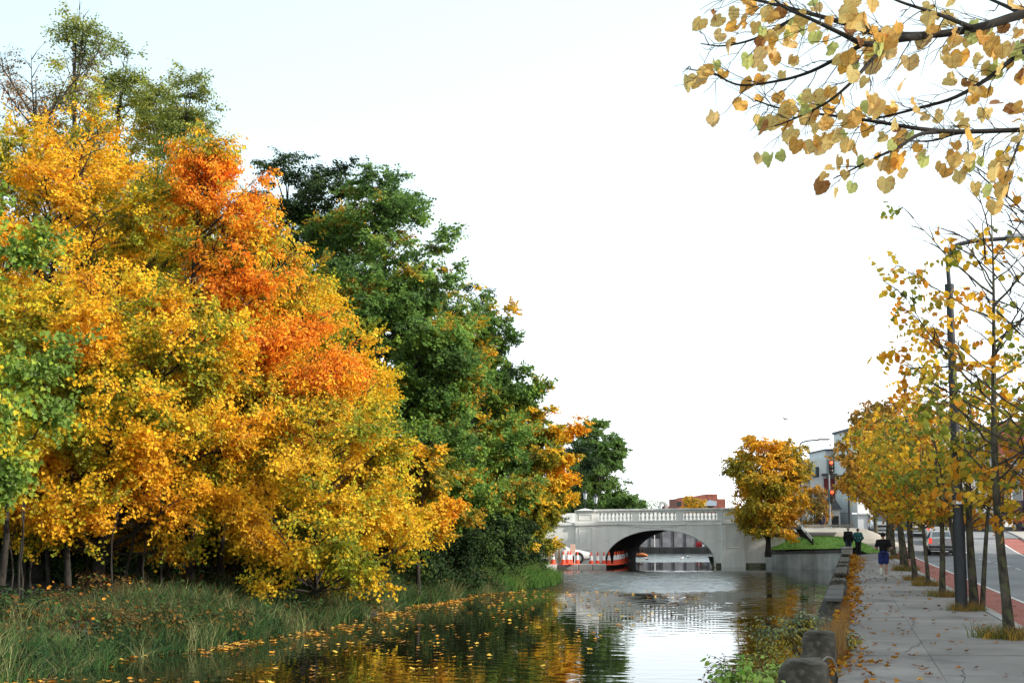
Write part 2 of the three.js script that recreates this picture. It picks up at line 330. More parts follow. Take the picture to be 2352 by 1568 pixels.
  const dashes = new THREE.Group(); dashes.name = 'centre_line'; dashes.userData.kind = 'structure'; scene.add(dashes);
  for (let d = 40; d < 110; d += 4) part(dashes, 'dash', ribbon(d, d + 1.7, 4, (e) => KB(e) + 5.05, (e) => KB(e) + 5.17, (e) => roadY(e) + 0.008, 1), M.marking);
  // far pavement with its own kerb step
  structure('far_pavement', ribbon(4, 112, 70, (d) => KB(d) + 10.4, (d) => KB(d) + 14.5, (d) => roadY(d) + 0.12), M.paving);
  structure('far_pavement_kerb', merge([ribbon(4, 112, 70, (d) => KB(d) + 10.2, (d) => KB(d) + 10.42, (d) => roadY(d) + 0.124, 1), sheet(1, 70, (i, j) => { const d = lerp(4, 112, j); return V(KB(d) + 10.2, roadY(d) + (i ? 0.124 : -0.05), -d); })]), M.kerb);
  // junction at the bridge: road crossing and the paved apron that climbs to the bridge
  const apronY = (x, d) => { const k = sstep(24, 27, x); return lerp(lerp(0.12, 1.62, sstep(91.5, 99.5, d)), rise(d) + 0.02, k) + 0.004; };
  structure('apron', sheet(24, 24, (i, j) => { const d = lerp(90.5, 106, j), x = lerp(19.35, lerp(PL(d) + 3, 27.5, sstep(92, 99, d)), i); return V(x, apronY(x, d), -d); }), M.paving);
  structure('crossing_road', sheet(40, 20, (i, j) => { const d = lerp(104, 118, j), x = lerp(19.4, 62, i); return V(x, lerp(1.72, rise(d) - 0.06, sstep(19, 27, x)) - 0.004 * (d < 106) , -d); }), M.asphalt);
  structure('crossing_line', sheet(30, 1, (i, j) => { const x = lerp(20, 45, i), d = 110.5 + j * 0.14; return V(x, lerp(1.72, rise(d) - 0.06, sstep(19, 27, x)) + 0.012, -d); }), M.marking);
  structure('town_ground', sheet(12, 6, (i, j) => V(lerp(22, 140, i), 1.16, -lerp(117, 420, j))), M.ground);
  structure('far_ground', sheet(12, 6, (i, j) => V(lerp(-120, 24, i), lerp(-0.36, 1.0, sstep(0, 0.1, j)), -lerp(142, 420, j))), M.ground);
  structure('far_left_bank', sheet(10, 10, (i, j) => { const d = lerp(105, 138, j); return V(lerp(lerp(9, 8, j), -60, i * i), lerp(-1.2, 0.9, sstep(0, 0.12, i)), -d); }), M.soil);
  structure('far_right_bank', sheet(4, 10, (i, j) => V(lerp(20.5, 24, i), lerp(-1.5, 1.15, sstep(0, 0.3, i)), -lerp(106, 138, j))), M.ground);
}
{ // strip of earth along the canal, and the retaining wall that holds it
  structure('verge', ribbon(4, 88, 60, (d) => PL(d) - 0.66, (d) => PL(d) - 0.02, () => 0.012), M.soil);
  structure('canal_wall', metreUV(sheet(2, 80, (i, j) => { const d = lerp(4, 88.3, j); return V(PL(d) - 0.66 - 0.04 * (1 - i), lerp(-1.7, 0.012, i), -d); })), M.concrete);
  structure('waterside_ledge', sheet(8, 20, (i, j) => { const d = lerp(6, 22.5, j), x = lerp(PL(d) - 2.3, PL(d) - 0.66, i); return V(x, lerp(-1.15, -0.25, Math.pow(i, 0.7)) - 0.7 * sstep(19, 22.5, d) + 0.12 * noise3(x * 2, 2, d * 2), -d); }), M.soil);
}
// ---------------------------------------------------------------- grass mound and its concrete wall
const MW = [V(15.85, 0.0, -96.8), V(20.35, 0.34, -88.1)];
{
  const w = thing('mound_wall', 15.85, 0, -96.8, 'stained grey concrete retaining wall rising from the water below the grass mound', 'wall');
  const dx = MW[1].x - MW[0].x, dz = MW[1].z - MW[0].z, len = Math.hypot(dx, dz), ang = Math.atan2(-dz, dx);
  w.rotation.y = ang;
  const n = 4, lw = len / n;
  for (let k = 0; k < n; k++) {
    const t0 = k / n, t1 = (k + 1) / n, s = new THREE.Shape();
    s.moveTo(t0 * len + 0.008, -1.7); s.lineTo(t1 * len - 0.008, -1.7); s.lineTo(t1 * len - 0.008, 0.34 * t1 - 0.12); s.lineTo(t0 * len + 0.008, 0.34 * t0 - 0.12); s.closePath();
    part(w, 'wall_panel', metreUV(new THREE.ExtrudeGeometry(s, { depth: 0.3, bevelEnabled: true, bevelSize: 0.006, bevelThickness: 0.01, bevelSegments: 1 }).translate(0, 0, -0.3)), M.concrete);
    const c = new THREE.Shape();
    c.moveTo(t0 * len, 0.34 * t0 - 0.12); c.lineTo(t1 * len, 0.34 * t1 - 0.12); c.lineTo(t1 * len, 0.34 * t1 + 0.02); c.lineTo(t0 * len, 0.34 * t0 + 0.02); c.closePath();
    part(w, 'coping', metreUV(new THREE.ExtrudeGeometry(c, { depth: 0.4, bevelEnabled: true, bevelSize: 0.01, bevelThickness: 0.01, bevelSegments: 1 }).translate(0, 0, -0.34)), M.darkWall);
  }
  const bl = V(17.2, 0, -98.2), br = V(24.6, 0, -92.5), r2 = V(22.4, 0, -85);
  const moundP = (u, v) => { const a = V().lerpVectors(MW[0], MW[1], u), b = V().lerpVectors(bl, br, u), x = lerp(a.x, b.x, v), z = lerp(a.z, b.z, v), top = lerp(0.55, 1.0, sstep(0, 0.55, u)) * (1 - 0.97 * sstep(0.62, 1.0, u) * sstep(0.0, 0.5, v)); return V(x, Math.max(lerp(a.y, top + 0.08, Math.pow(sstep(-0.25, 0.62, v) , 1.1)), 0.02) + 0.04 * (noise3(x * 1.5, 3, z * 1.5) - 0.5), z); };
  structure('grass_mound', sheet(40, 30, moundP), M.lawn);
  const b = new Bag(), r = rng(91); // blades
  for (let k = 0; k < 6000; k++) { const q = moundP(r(), r()), a = r() * 6.283, h = 0.04 + r() * 0.07, s = 0.012, lx = (r() - 0.5) * 0.07, lz = (r() - 0.5) * 0.07; const i = [b.v(q.x - Math.cos(a) * s, q.y - 0.01, q.z - Math.sin(a) * s, 0, 1, 0), b.v(q.x + Math.cos(a) * s, q.y - 0.01, q.z + Math.sin(a) * s, 0, 1, 0), b.v(q.x + lx, q.y + h, q.z + lz, 0, 1, 0)]; b.tri(...i); }
  solo('lawn_grass', b.geo(), plain(0.2, 0.42, 0.06, 0.9), 'short bright green grass covering the mound by the bridge', 'grass', null, 'stuff');
  // shore between bridge and mound wall
  structure('shore', sheet(10, 6, (i, j) => { const x = lerp(13.2, 17.6, i), d = lerp(93.8, 98, j); return V(x, lerp(-1.25, -0.35, sstep(0, 0.75, j)) + 0.35 * i * sstep(0.2, 1, j) + 0.1 * noise3(x * 2, 1, d * 2), -d); }), M.ground);
}
// ---------------------------------------------------------------- the bridge
{
  const g = thing('arch_bridge', 9.77, 0, -95, 'pale painted arched canal bridge with balustrade parapet and panelled piers', 'bridge');
  const X = (px) => (px - 1176) / 34.39 - 9.77, Y = (py) => EYE + (1190 - py) / 34.39;
  const A = 3.62, Bb = 2.12, SP = -0.6, D = 11, SK = 2.95, slope = (x) => 0.0125 * (x + 5.6);
  const lift = (geo) => { const p = geo.attributes.position; for (let i = 0; i < p.count; i++) p.setY(i, p.getY(i) + slope(p.getX(i))); return geo; };
  const holed = (x0, x1, top) => {
    const s = new THREE.Shape();
    s.moveTo(x0, -1.8); s.lineTo(-A, -1.8); s.lineTo(-A, SP);
    for (let k = 1; k < 40; k++) { const t = Math.PI - k / 40 * Math.PI; s.lineTo(A * Math.cos(t), SP + Bb * Math.sin(t)); }
    s.lineTo(A, SP); s.lineTo(A, -1.8); s.lineTo(x1, -1.8); s.lineTo(x1, top(x1)); s.lineTo(x0, top(x0)); s.closePath();
    return s;
  };
  const top = (x) => Y(1206) - 0.02 + slope(x);
  part(g, 'spandrel_wall', metreUV(new THREE.ExtrudeGeometry(holed(-8.6, 8.3, top), { depth: 0.4, bevelEnabled: false }).translate(0, 0, -0.4)), M.bridge);
  part(g, 'rear_wall', metreUV(new THREE.ExtrudeGeometry(holed(-12, 6, () => 1.9), { depth: 0.4, bevelEnabled: false }).translate(SK, 0, -D)), M.bridge);
  // arch ring, a band set proud round the opening
  { const s = new THREE.Shape(); for (let k = 0; k <= 40; k++) { const t = Math.PI - k / 40 * Math.PI; s[k ? 'lineTo' : 'moveTo']((A + 0.02) * Math.cos(t), SP + (Bb + 0.02) * Math.sin(t)); } for (let k = 40; k >= 0; k--) { const t = Math.PI - k / 40 * Math.PI; s.lineTo((A + 0.07) * Math.cos(t), SP + (Bb + 0.05) * Math.sin(t)); } s.closePath();
    part(g, 'arch_edge', metreUV(new THREE.ExtrudeGeometry(s, { depth: 0.025, bevelEnabled: false })), M.bridgeTrim); }
  const bar = new Bag();
  const ring = [[-A, -1.8]]; for (let k = 0; k <= 40; k++) { const t = Math.PI - k / 40 * Math.PI; ring.push([A * Math.cos(t), SP + Bb * Math.sin(t)]); } ring.push([A, -1.8]);
  for (let k = 0; k < ring.length - 1; k++) for (let j = 0; j < 4; j++) { const f = (q, t) => V(ring[q][0] + SK * t, ring[q][1] + 0.001, -0.4 - (D - 0.8) * t), a = j / 4, b = (j + 1) / 4; bar.quad(f(k, a), f(k + 1, a), f(k + 1, b), f(k, b), [[k * 0.25, a * 10], [k * 0.25 + 0.25, a * 10], [k * 0.25 + 0.25, b * 10], [k * 0.25, b * 10]]); }
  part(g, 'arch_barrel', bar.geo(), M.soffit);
  part(g, 'deck', box(39, 0.16, D - 0.9, -10.1, 1.66, -D / 2), M.asphalt);
  part(g, 'footway', box(30, 0.12, 1.7, -2, 1.805, -1.3), M.paving);
  const strip = (name, x0, x1, y0, y1, z0, z1, m = M.bridgeTrim) => part(g, name, metreUV(lift(rbox(x1 - x0, y1 - y0, z1 - z0, 0.015, (x0 + x1) / 2, (y0 + y1) / 2, (z0 + z1) / 2))), m);
  // string course in two mouldings
  for (const [x0, x1] of [[-8.6, X(1321) - 0.06], [X(1365) + 0.06, X(1656) - 0.06], [X(1703) + 0.06, 8.3]]) { strip('string_course', x0, x1, Y(1206), Y(1202.5), -0.1, 0.1); strip('string_course', x0 + 0.002, x1 - 0.002, Y(1202.5), Y(1200), -0.08, 0.05); }
  // left and right piers: pilaster with recessed panel, pedestal above
  for (const [a, b, side] of [[1321, 1365, 'left'], [1656, 1703, 'right']]) {
    const x0 = X(a), x1 = X(b), w = x1 - x0;
    const s = new THREE.Shape(); s.moveTo(x0 - 0.12, -1.8); s.lineTo(x1 + 0.12, -1.8); s.lineTo(x1, Y(1207)); s.lineTo(x0, Y(1207)); s.closePath();
    part(g, 'pier', metreUV(lift(new THREE.ExtrudeGeometry(s, { depth: 0.16, bevelEnabled: false }))), M.bridge);
    const p0 = x0 + 0.2, p1 = x1 - 0.2, q0 = Y(1262), q1 = Y(1212);
    for (const [u0, u1, v0, v1] of [[p0, p1, q1 - 0.045, q1], [p0, p1, q0, q0 + 0.045], [p0, p0 + 0.045, q0 + 0.045, q1 - 0.045], [p1 - 0.045, p1, q0 + 0.045, q1 - 0.045]]) strip('panel_moulding', u0, u1, v0, v1, 0.14, 0.19, M.bridgeTrim);
    strip('pier_string', x0 - 0.07, x1 + 0.07, Y(1206.5), Y(1200), -0.1, 0.26);
    strip('pedestal', x0 + 0.02, x1 - 0.02, Y(1200), Y(1176.5), -0.3, 0.18, M.bridge);
    const z = 0.18, r0 = Y(1195), r1 = Y(1181.5);
    for (const [u0, u1, v0, v1] of [[p0, p1, r1 - 0.04, r1], [p0, p1, r0, r0 + 0.04], [p0, p0 + 0.04, r0 + 0.04, r1 - 0.04], [p1 - 0.04, p1, r0 + 0.04, r1 - 0.04]]) strip('pedestal_moulding', u0, u1, v0, v1, z - 0.02, z + 0.03, M.bridgeTrim);
    strip('pedestal_cap', x0 - 0.05, x1 + 0.05, Y(1176.5), Y(1172.5), -0.38, 0.26);
    const cap = new THREE.ConeGeometry(w * 0.72, 0.14, 4).rotateY(Math.PI / 4).scale(1, 1, 0.62).translate((x0 + x1) / 2, Y(1172.5) + 0.068, -0.06);
    part(g, 'pedestal_peak', metreUV(lift(cap)), M.bridgeTrim);
  }
  // parapet: plinth, solid piers, balusters, coping
  strip('plinth', X(1365), X(1656), Y(1200), Y(1197), -0.28, 0.08, M.bridge);
  const bays = [[1373, 1451], [1466, 1551], [1567, 1645]], lat = [];
  for (const [r, y] of [[0.062, 0], [0.062, 0.05], [0.04, 0.07], [0.045, 0.1], [0.074, 0.17], [0.068, 0.22], [0.036, 0.33], [0.034, 0.4], [0.05, 0.43], [0.062, 0.45], [0.062, 0.5]]) lat.push(new THREE.Vector2(r, y));
  const hb = Y(1180) - Y(1197), bal = new THREE.LatheGeometry(lat, 10).scale(1.15, hb / 0.5, 1.15);
  for (const [a, b] of bays) {
    const n = 9, x0 = X(a), x1 = X(b);
    for (let k = 0; k < n; k++) { const x = lerp(x0, x1, (k + 0.5) / n), m = part(g, 'baluster', bal, M.bridgeTrim); m.position.set(x, Y(1197) + slope(x), -0.1); }
  }
  let from = 1365;
  for (const [a, b] of [...bays, [1656, 1656]]) { if (a > from + 2) strip('parapet_panel', X(from), X(a), Y(1197), Y(1180), -0.24, 0.04, M.bridge); from = b; }
  strip('parapet_rail', X(1365), X(1656), Y(1180), Y(1175), -0.26, 0.06, M.bridge);
  strip('coping', X(1363), X(1658), Y(1175), Y(1170.5), -0.34, 0.14, M.bridgeTrim);
  strip('wing_parapet', X(1703), X(1703) + 2.6, Y(1200), Y(1177), -0.3, 0.04, M.bridge);
  strip('wing_coping', X(1703), X(1703) + 2.65, Y(1177), Y(1173), -0.36, 0.1, M.bridgeTrim);
  part(g, 'rear_parapet', metreUV(box(18, 0.95, 0.3, SK - 3, 2.2, -D + 0.15)), M.bridge);
  const slime = rough({ a: [0.06, 0.065, 0.03], b: [0.2, 0.2, 0.14], seed: 139, metres: 1.5, bump: 0.004 });
  for (const [a, b] of [[X(1365) + 0.13, -A - 0.08], [A + 0.08, X(1656) - 0.13], [X(1703) + 0.13, 8.25]]) part(g, 'tide_mark', metreUV(box(b - a, 0.3, 0.006, (a + b) / 2, -0.78, 0.003)), slime);
  part(g, 'drainpipe', rodGeo(V(X(1810) - 3.15, -0.6, 0.06), V(X(1810) - 3.15, 1.7, 0.06), 0.05, 8), M.dark);
  // slack cable across the face
  const c = []; for (let k = 0; k <= 16; k++) { const t = k / 16; c.push(V(lerp(X(1416), X(1575), t), Y(1203) - 0.26 * 4 * t * (1 - t) * 1.0, 0.13)); }
  part(g, 'slack_cable', new Bag().tube(c, c.map(() => 0.008), 5).geo(), M.dark);
}
{ // wall and handrail beside the slope down from the bridge
  const g = thing('slope_wall', 19.2, 0, -98, 'grey wall sloping down beside the ramp right of the round yellow tree', 'wall');
  const s = new THREE.Shape(); s.moveTo(-2.6, -1); s.lineTo(6.2, -1); s.lineTo(6.2, 0.2); s.lineTo(0, 1.6); s.lineTo(-2.6, 1.7); s.closePath();
  part(g, 'wall_face', metreUV(new THREE.ExtrudeGeometry(s, { depth: 0.25, bevelEnabled: true, bevelSize: 0.01, bevelThickness: 0.01, bevelSegments: 1 }).rotateY(-Math.PI / 2)), M.concrete);
  const h = thing('handrail', 19.25, 0, -98, 'black handrail with white top rails going down the slope right of the round yellow tree', 'railing');
  const at2 = (t, y) => V(0.02 * t, lerp(1.6, 0.2, t) + y, lerp(0.1, 6.1, t));
  part(h, 'top_rail', rodGeo(at2(0, 0.78), at2(1, 0.78), 0.04, 8), M.white);
  part(h, 'middle_rail', rodGeo(at2(0, 0.62), at2(1, 0.62), 0.03, 8), M.white);
  part(h, 'bottom_rail', rodGeo(at2(0, 0.1), at2(1, 0.1), 0.03, 8), M.black);
  for (let k = 0; k <= 33; k++) { const t = k / 33; part(h, k % 11 ? 'picket' : 'post', rodGeo(at2(t, k % 11 ? 0.1 : -0.1), at2(t, k % 11 ? 0.62 : 0.82), k % 11 ? 0.03 : 0.05, 6), M.black); }
}
{ // towpath under the left of the bridge, its edge stones, and the grass before it
  const g = new THREE.Group(); g.name = 'towpath'; g.userData.kind = 'structure'; scene.add(g);
  const s = new THREE.Shape(); s.moveTo(1.5, -92.2); s.lineTo(4.6, -92.0); s.lineTo(8.2, -93.6); s.lineTo(11.0, -106); s.lineTo(1.5, -106); s.closePath();
  part(g, 'ledge', metreUV(new THREE.ExtrudeGeometry(s, { depth: 0.9, bevelEnabled: true, bevelSize: 0.02, bevelThickness: 0.02, bevelSegments: 1 }).rotateX(Math.PI / 2).applyMatrix4(new THREE.Matrix4().makeScale(1, 1, -1)).translate(0, -0.72, 0)), M.darkWall);
  const r = rng(31);
  for (let k = 0; k < 15; k++) { const d = 78.5 + k * 0.92, w = 0.7 + r() * 0.25, q = part(g, 'edge_stone', rbox(0.34, 0.4, w, 0.04), M.kerb); q.position.set(EL(d) - 0.1, -0.8 + r() * 0.05, -d); q.rotation.y = -0.15 + (r() - 0.5) * 0.1; }
  for (let k = 0; k < 4; k++) { const q = part(g, 'edge_stone', rbox(0.85, 0.34, 0.4, 0.04), M.kerb); q.position.set(2.9 + k * 0.9, -0.77, -92.0 + (k > 1 ? -0.08 * k : 0)); q.rotation.y = (r() - 0.5) * 0.1; }
  structure('canalside_lawn', sheet(20, 20, (i, j) => { const d = lerp(77.5, 94.8, j), x = lerp(EL(d) - 0.25, -16, i); return V(x, -0.6 + 0.08 * noise3(x, 2, d) + 0.25 * sstep(0.3, 1, i), -d); }), M.lawn);
}
// ---------------------------------------------------------------- leaves and trees
const leafMat = (o = {}) => new THREE.MeshPhysicalMaterial({ color: 0xffffff, vertexColors: true, transmission: 0.42, thickness: 0, roughness: 1, specularIntensity: 0.35, side: THREE.DoubleSide, ...o });
const LEAF = leafMat(), LEAF_DARK = leafMat({ transmission: 0.2, roughness: 1 });
// outline of one leaf in its own plane: x along the midrib, y across; returns the rim points from stalk round to stalk
const OUTLINES = {
  maple: [[0, 0], [0.05, 0.3], [-0.05, 0.55], [0.3, 0.42], [0.42, 0.62], [0.55, 0.3], [1, 0], [0.55, -0.3], [0.42, -0.62], [0.3, -0.42], [-0.05, -0.55], [0.05, -0.3]],
  ovate: [[0, 0], [0.25, 0.2], [0.55, 0.22], [0.85, 0.08], [1, 0], [0.85, -0.08], [0.55, -0.22], [0.25, -0.2]],
  heart: [[0, 0], [-0.06, 0.28], [0.22, 0.46], [0.62, 0.38], [1, 0], [0.62, -0.38], [0.22, -0.46], [-0.06, -0.28]],
  small: [[0, 0], [0.35, 0.28], [0.8, 0.18], [1, 0], [0.8, -0.18], [0.35, -0.28]],
};
// a spray: a twig of n leaves with stalks, along +x with its upper side +y
function sprayGeo(kind, n, leafSize, len, droop, seed, twig = true) {
  const r = rng(seed), b = new Bag(true), rim = OUTLINES[kind];
  const X = V(), Y = V(), Z = V(), p = V(), q = V();
  for (let k = 0; k < n; k++) {
    const t = n > 1 ? k / (n - 1) : 1, side = k % 2 ? 1 : -1, last = k === n - 1;
    const yaw = last ? (r() - 0.5) * 0.6 : side * (0.6 + r() * 0.7), pitch = -droop * (0.5 + r()) + (r() - 0.5) * 0.7, roll = (r() - 0.5) * 1.3, s = leafSize * (0.7 + r() * 0.5);
    const e = new THREE.Euler(roll, yaw, pitch, 'YZX'), m = new THREE.Matrix4().makeRotationFromEuler(e);
    m.extractBasis(X, Y, Z);
    const stalk = s * 0.35, o = V(t * len, -droop * 0.25 * t * t * len + (r() - 0.5) * len * 0.22, (r() - 0.5) * len * 0.14).addScaledVector(X, stalk).addScaledVector(Z, side * len * 0.05);
    const tint = 0.82 + r() * 0.36, col = [tint * (0.95 + r() * 0.1), tint, tint * (0.8 + r() * 0.4)], fold = 0.1 + r() * 0.28, curl = (r() - 0.3) * 0.35;
    const P = (u, v) => p.copy(o).addScaledVector(X, u * s).addScaledVector(Z, v * s).addScaledVector(Y, (Math.abs(v) * fold - u * u * curl) * s).clone();
    const N = Y.clone();
    const c = P(0.42, 0), ci = b.v(c.x, c.y, c.z, N.x, N.y, N.z, 0, 0, col);
    const ids = rim.map(([u, v]) => { const w = P(u, v), nn = q.copy(N).addScaledVector(Z, -Math.sign(v) * fold).normalize(); return b.v(w.x, w.y, w.z, nn.x, nn.y, nn.z, 0, 0, col); });
    for (let j = 0; j < ids.length; j++) b.tri(ci, ids[j], ids[(j + 1) % ids.length]);
  }
  if (twig) { const c0 = b.p.length / 3; b.tube([V(-len * 0.15, 0, 0), V(len * 0.5, 0.01, 0), V(len, -droop * 0.25 * len, 0)], [0.004, 0.003, 0.0015], 3); for (let k = c0; k < b.p.length / 3; k++) { b.c[k * 3] = 0.05; b.c[k * 3 + 1] = 0.07; b.c[k * 3 + 2] = 0.3; } }
  return b.geo();
}
const SPRAYS = {};
function spray(kind, n, size, len, droop, seed) { const k = [kind, n, size, len, droop, seed].join(); return SPRAYS[k] ??= sprayGeo(kind, n, size, len, droop, seed); }

// palettes: lists of [share, r, g, b] in linear light, picked by slow noise and a little chance
function palette(list, scale, seed, jitter = 0.25) {
  const total = list.reduce((s, c) => s + c[0], 0);
  return (p, r) => {
    let t = clamp((noise3(p.x * scale + seed, p.y * scale * 1.3, p.z * scale) - 0.5) * 1.9 + 0.5 + (r() - 0.5) * 2 * jitter, 0, 0.999) * total, k = 0;
    while (t > list[k][0] && k < list.length - 1) t -= list[k++][0];
    const c = list[k], v = 0.85 + r() * 0.3;
    return [c[1] * v, c[2] * v, c[3] * v];
  };
}
const P = {
  yellow: palette([[0.16, 0.26, 0.29, 0.018], [0.24, 0.58, 0.5, 0.025], [0.4, 0.9, 0.56, 0.022], [0.2, 0.9, 0.47, 0.018]], 0.75, 3, 0.42),
  yellowGreen: palette([[0.22, 0.24, 0.29, 0.02], [0.26, 0.56, 0.5, 0.025], [0.52, 0.9, 0.57, 0.025]], 0.75, 9, 0.42),
  orange: palette([[0.1, 0.4, 0.4, 0.03], [0.3, 0.9, 0.56, 0.025], [0.45, 0.92, 0.4, 0.02], [0.15, 0.9, 0.3, 0.018]], 0.8, 17, 0.45),
  maple: palette([[0.4, 0.17, 0.29, 0.045], [0.34, 0.36, 0.46, 0.05], [0.26, 0.78, 0.58, 0.035]], 0.9, 21, 0.4),
  sparse: palette([[0.4, 0.22, 0.27, 0.05], [0.4, 0.4, 0.42, 0.06], [0.2, 0.66, 0.5, 0.05]], 0.4, 27),
  brown: palette([[0.5, 0.12, 0.08, 0.025], [0.3, 0.24, 0.14, 0.03], [0.2, 0.5, 0.2, 0.02]], 0.5, 29),
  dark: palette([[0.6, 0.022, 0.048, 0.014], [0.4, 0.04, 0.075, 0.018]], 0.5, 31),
  green: palette([[0.24, 0.085, 0.175, 0.034], [0.5, 0.15, 0.28, 0.045], [0.24, 0.25, 0.37, 0.05], [0.015, 0.5, 0.3, 0.02]], 0.6, 37, 0.4),
  greenWarm: palette([[0.3, 0.08, 0.17, 0.028], [0.4, 0.15, 0.26, 0.038], [0.2, 0.3, 0.32, 0.035], [0.05, 0.7, 0.42, 0.02]], 0.6, 39, 0.35),
  far: palette([[0.5, 0.1, 0.19, 0.04], [0.5, 0.17, 0.27, 0.055]], 0.4, 41),
  amber: palette([[0.25, 0.24, 0.24, 0.02], [0.45, 0.82, 0.5, 0.022], [0.3, 0.86, 0.43, 0.018]], 0.6, 43),
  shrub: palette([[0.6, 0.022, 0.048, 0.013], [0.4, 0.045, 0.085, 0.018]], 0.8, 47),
  lime: palette([[0.17, 0.22, 0.25, 0.03], [0.28, 0.5, 0.38, 0.04], [0.38, 0.8, 0.48, 0.03], [0.17, 0.66, 0.28, 0.02]], 0.7, 53, 0.45),
  limeBrown: palette([[0.35, 0.22, 0.15, 0.03], [0.4, 0.46, 0.24, 0.035], [0.25, 0.64, 0.33, 0.03]], 0.6, 59, 0.4),
  mound: palette([[0.2, 0.3, 0.25, 0.02], [0.3, 0.58, 0.37, 0.022], [0.5, 0.8, 0.43, 0.02]], 0.55, 61, 0.35),
};
const bez = (a, b, c, t, o = V()) => o.set(0, 0, 0).addScaledVector(a, (1 - t) * (1 - t)).addScaledVector(b, 2 * t * (1 - t)).addScaledVector(c, t * t);

/* A tree grown limb by limb towards points of its crown's envelope.
   h height, cb bottom of crown, r radius at the profile's widest, limbs, arch (+ limbs rise first then spread, - spread first then rise),
   sprays how many leafy twigs, kind/leaf/len/droop of a spray */
const PROFILE = {
  round: (t) => Math.sqrt(Math.max(0, 1 - Math.pow((t - 0.45) / 0.56, 2))),
  low: (t) => Math.pow(Math.sin(Math.PI * clamp(0.12 + 0.88 * (1 - Math.pow(1 - t, 0.55)) , 0, 1)), 0.7) * (1 - 0.25 * t),
  cone: (t) => Math.pow(Math.sin(Math.PI * clamp(0.2 + 0.8 * Math.pow(t, 0.7), 0, 1)), 0.75),
  fan: (t) => 0.35 + 0.65 * Math.sin(Math.PI * clamp(t * 0.72 + 0.15, 0, 1)),
  column: (t) => 0.6 + 0.4 * Math.sin(Math.PI * t) - 0.55 * t * t,
  dome: (t) => Math.pow(1 - t, 0.52) * Math.min(1, 0.6 + 3 * t),
  bush: (t) => Math.sqrt(Math.max(0, 1 - t * t)),
};
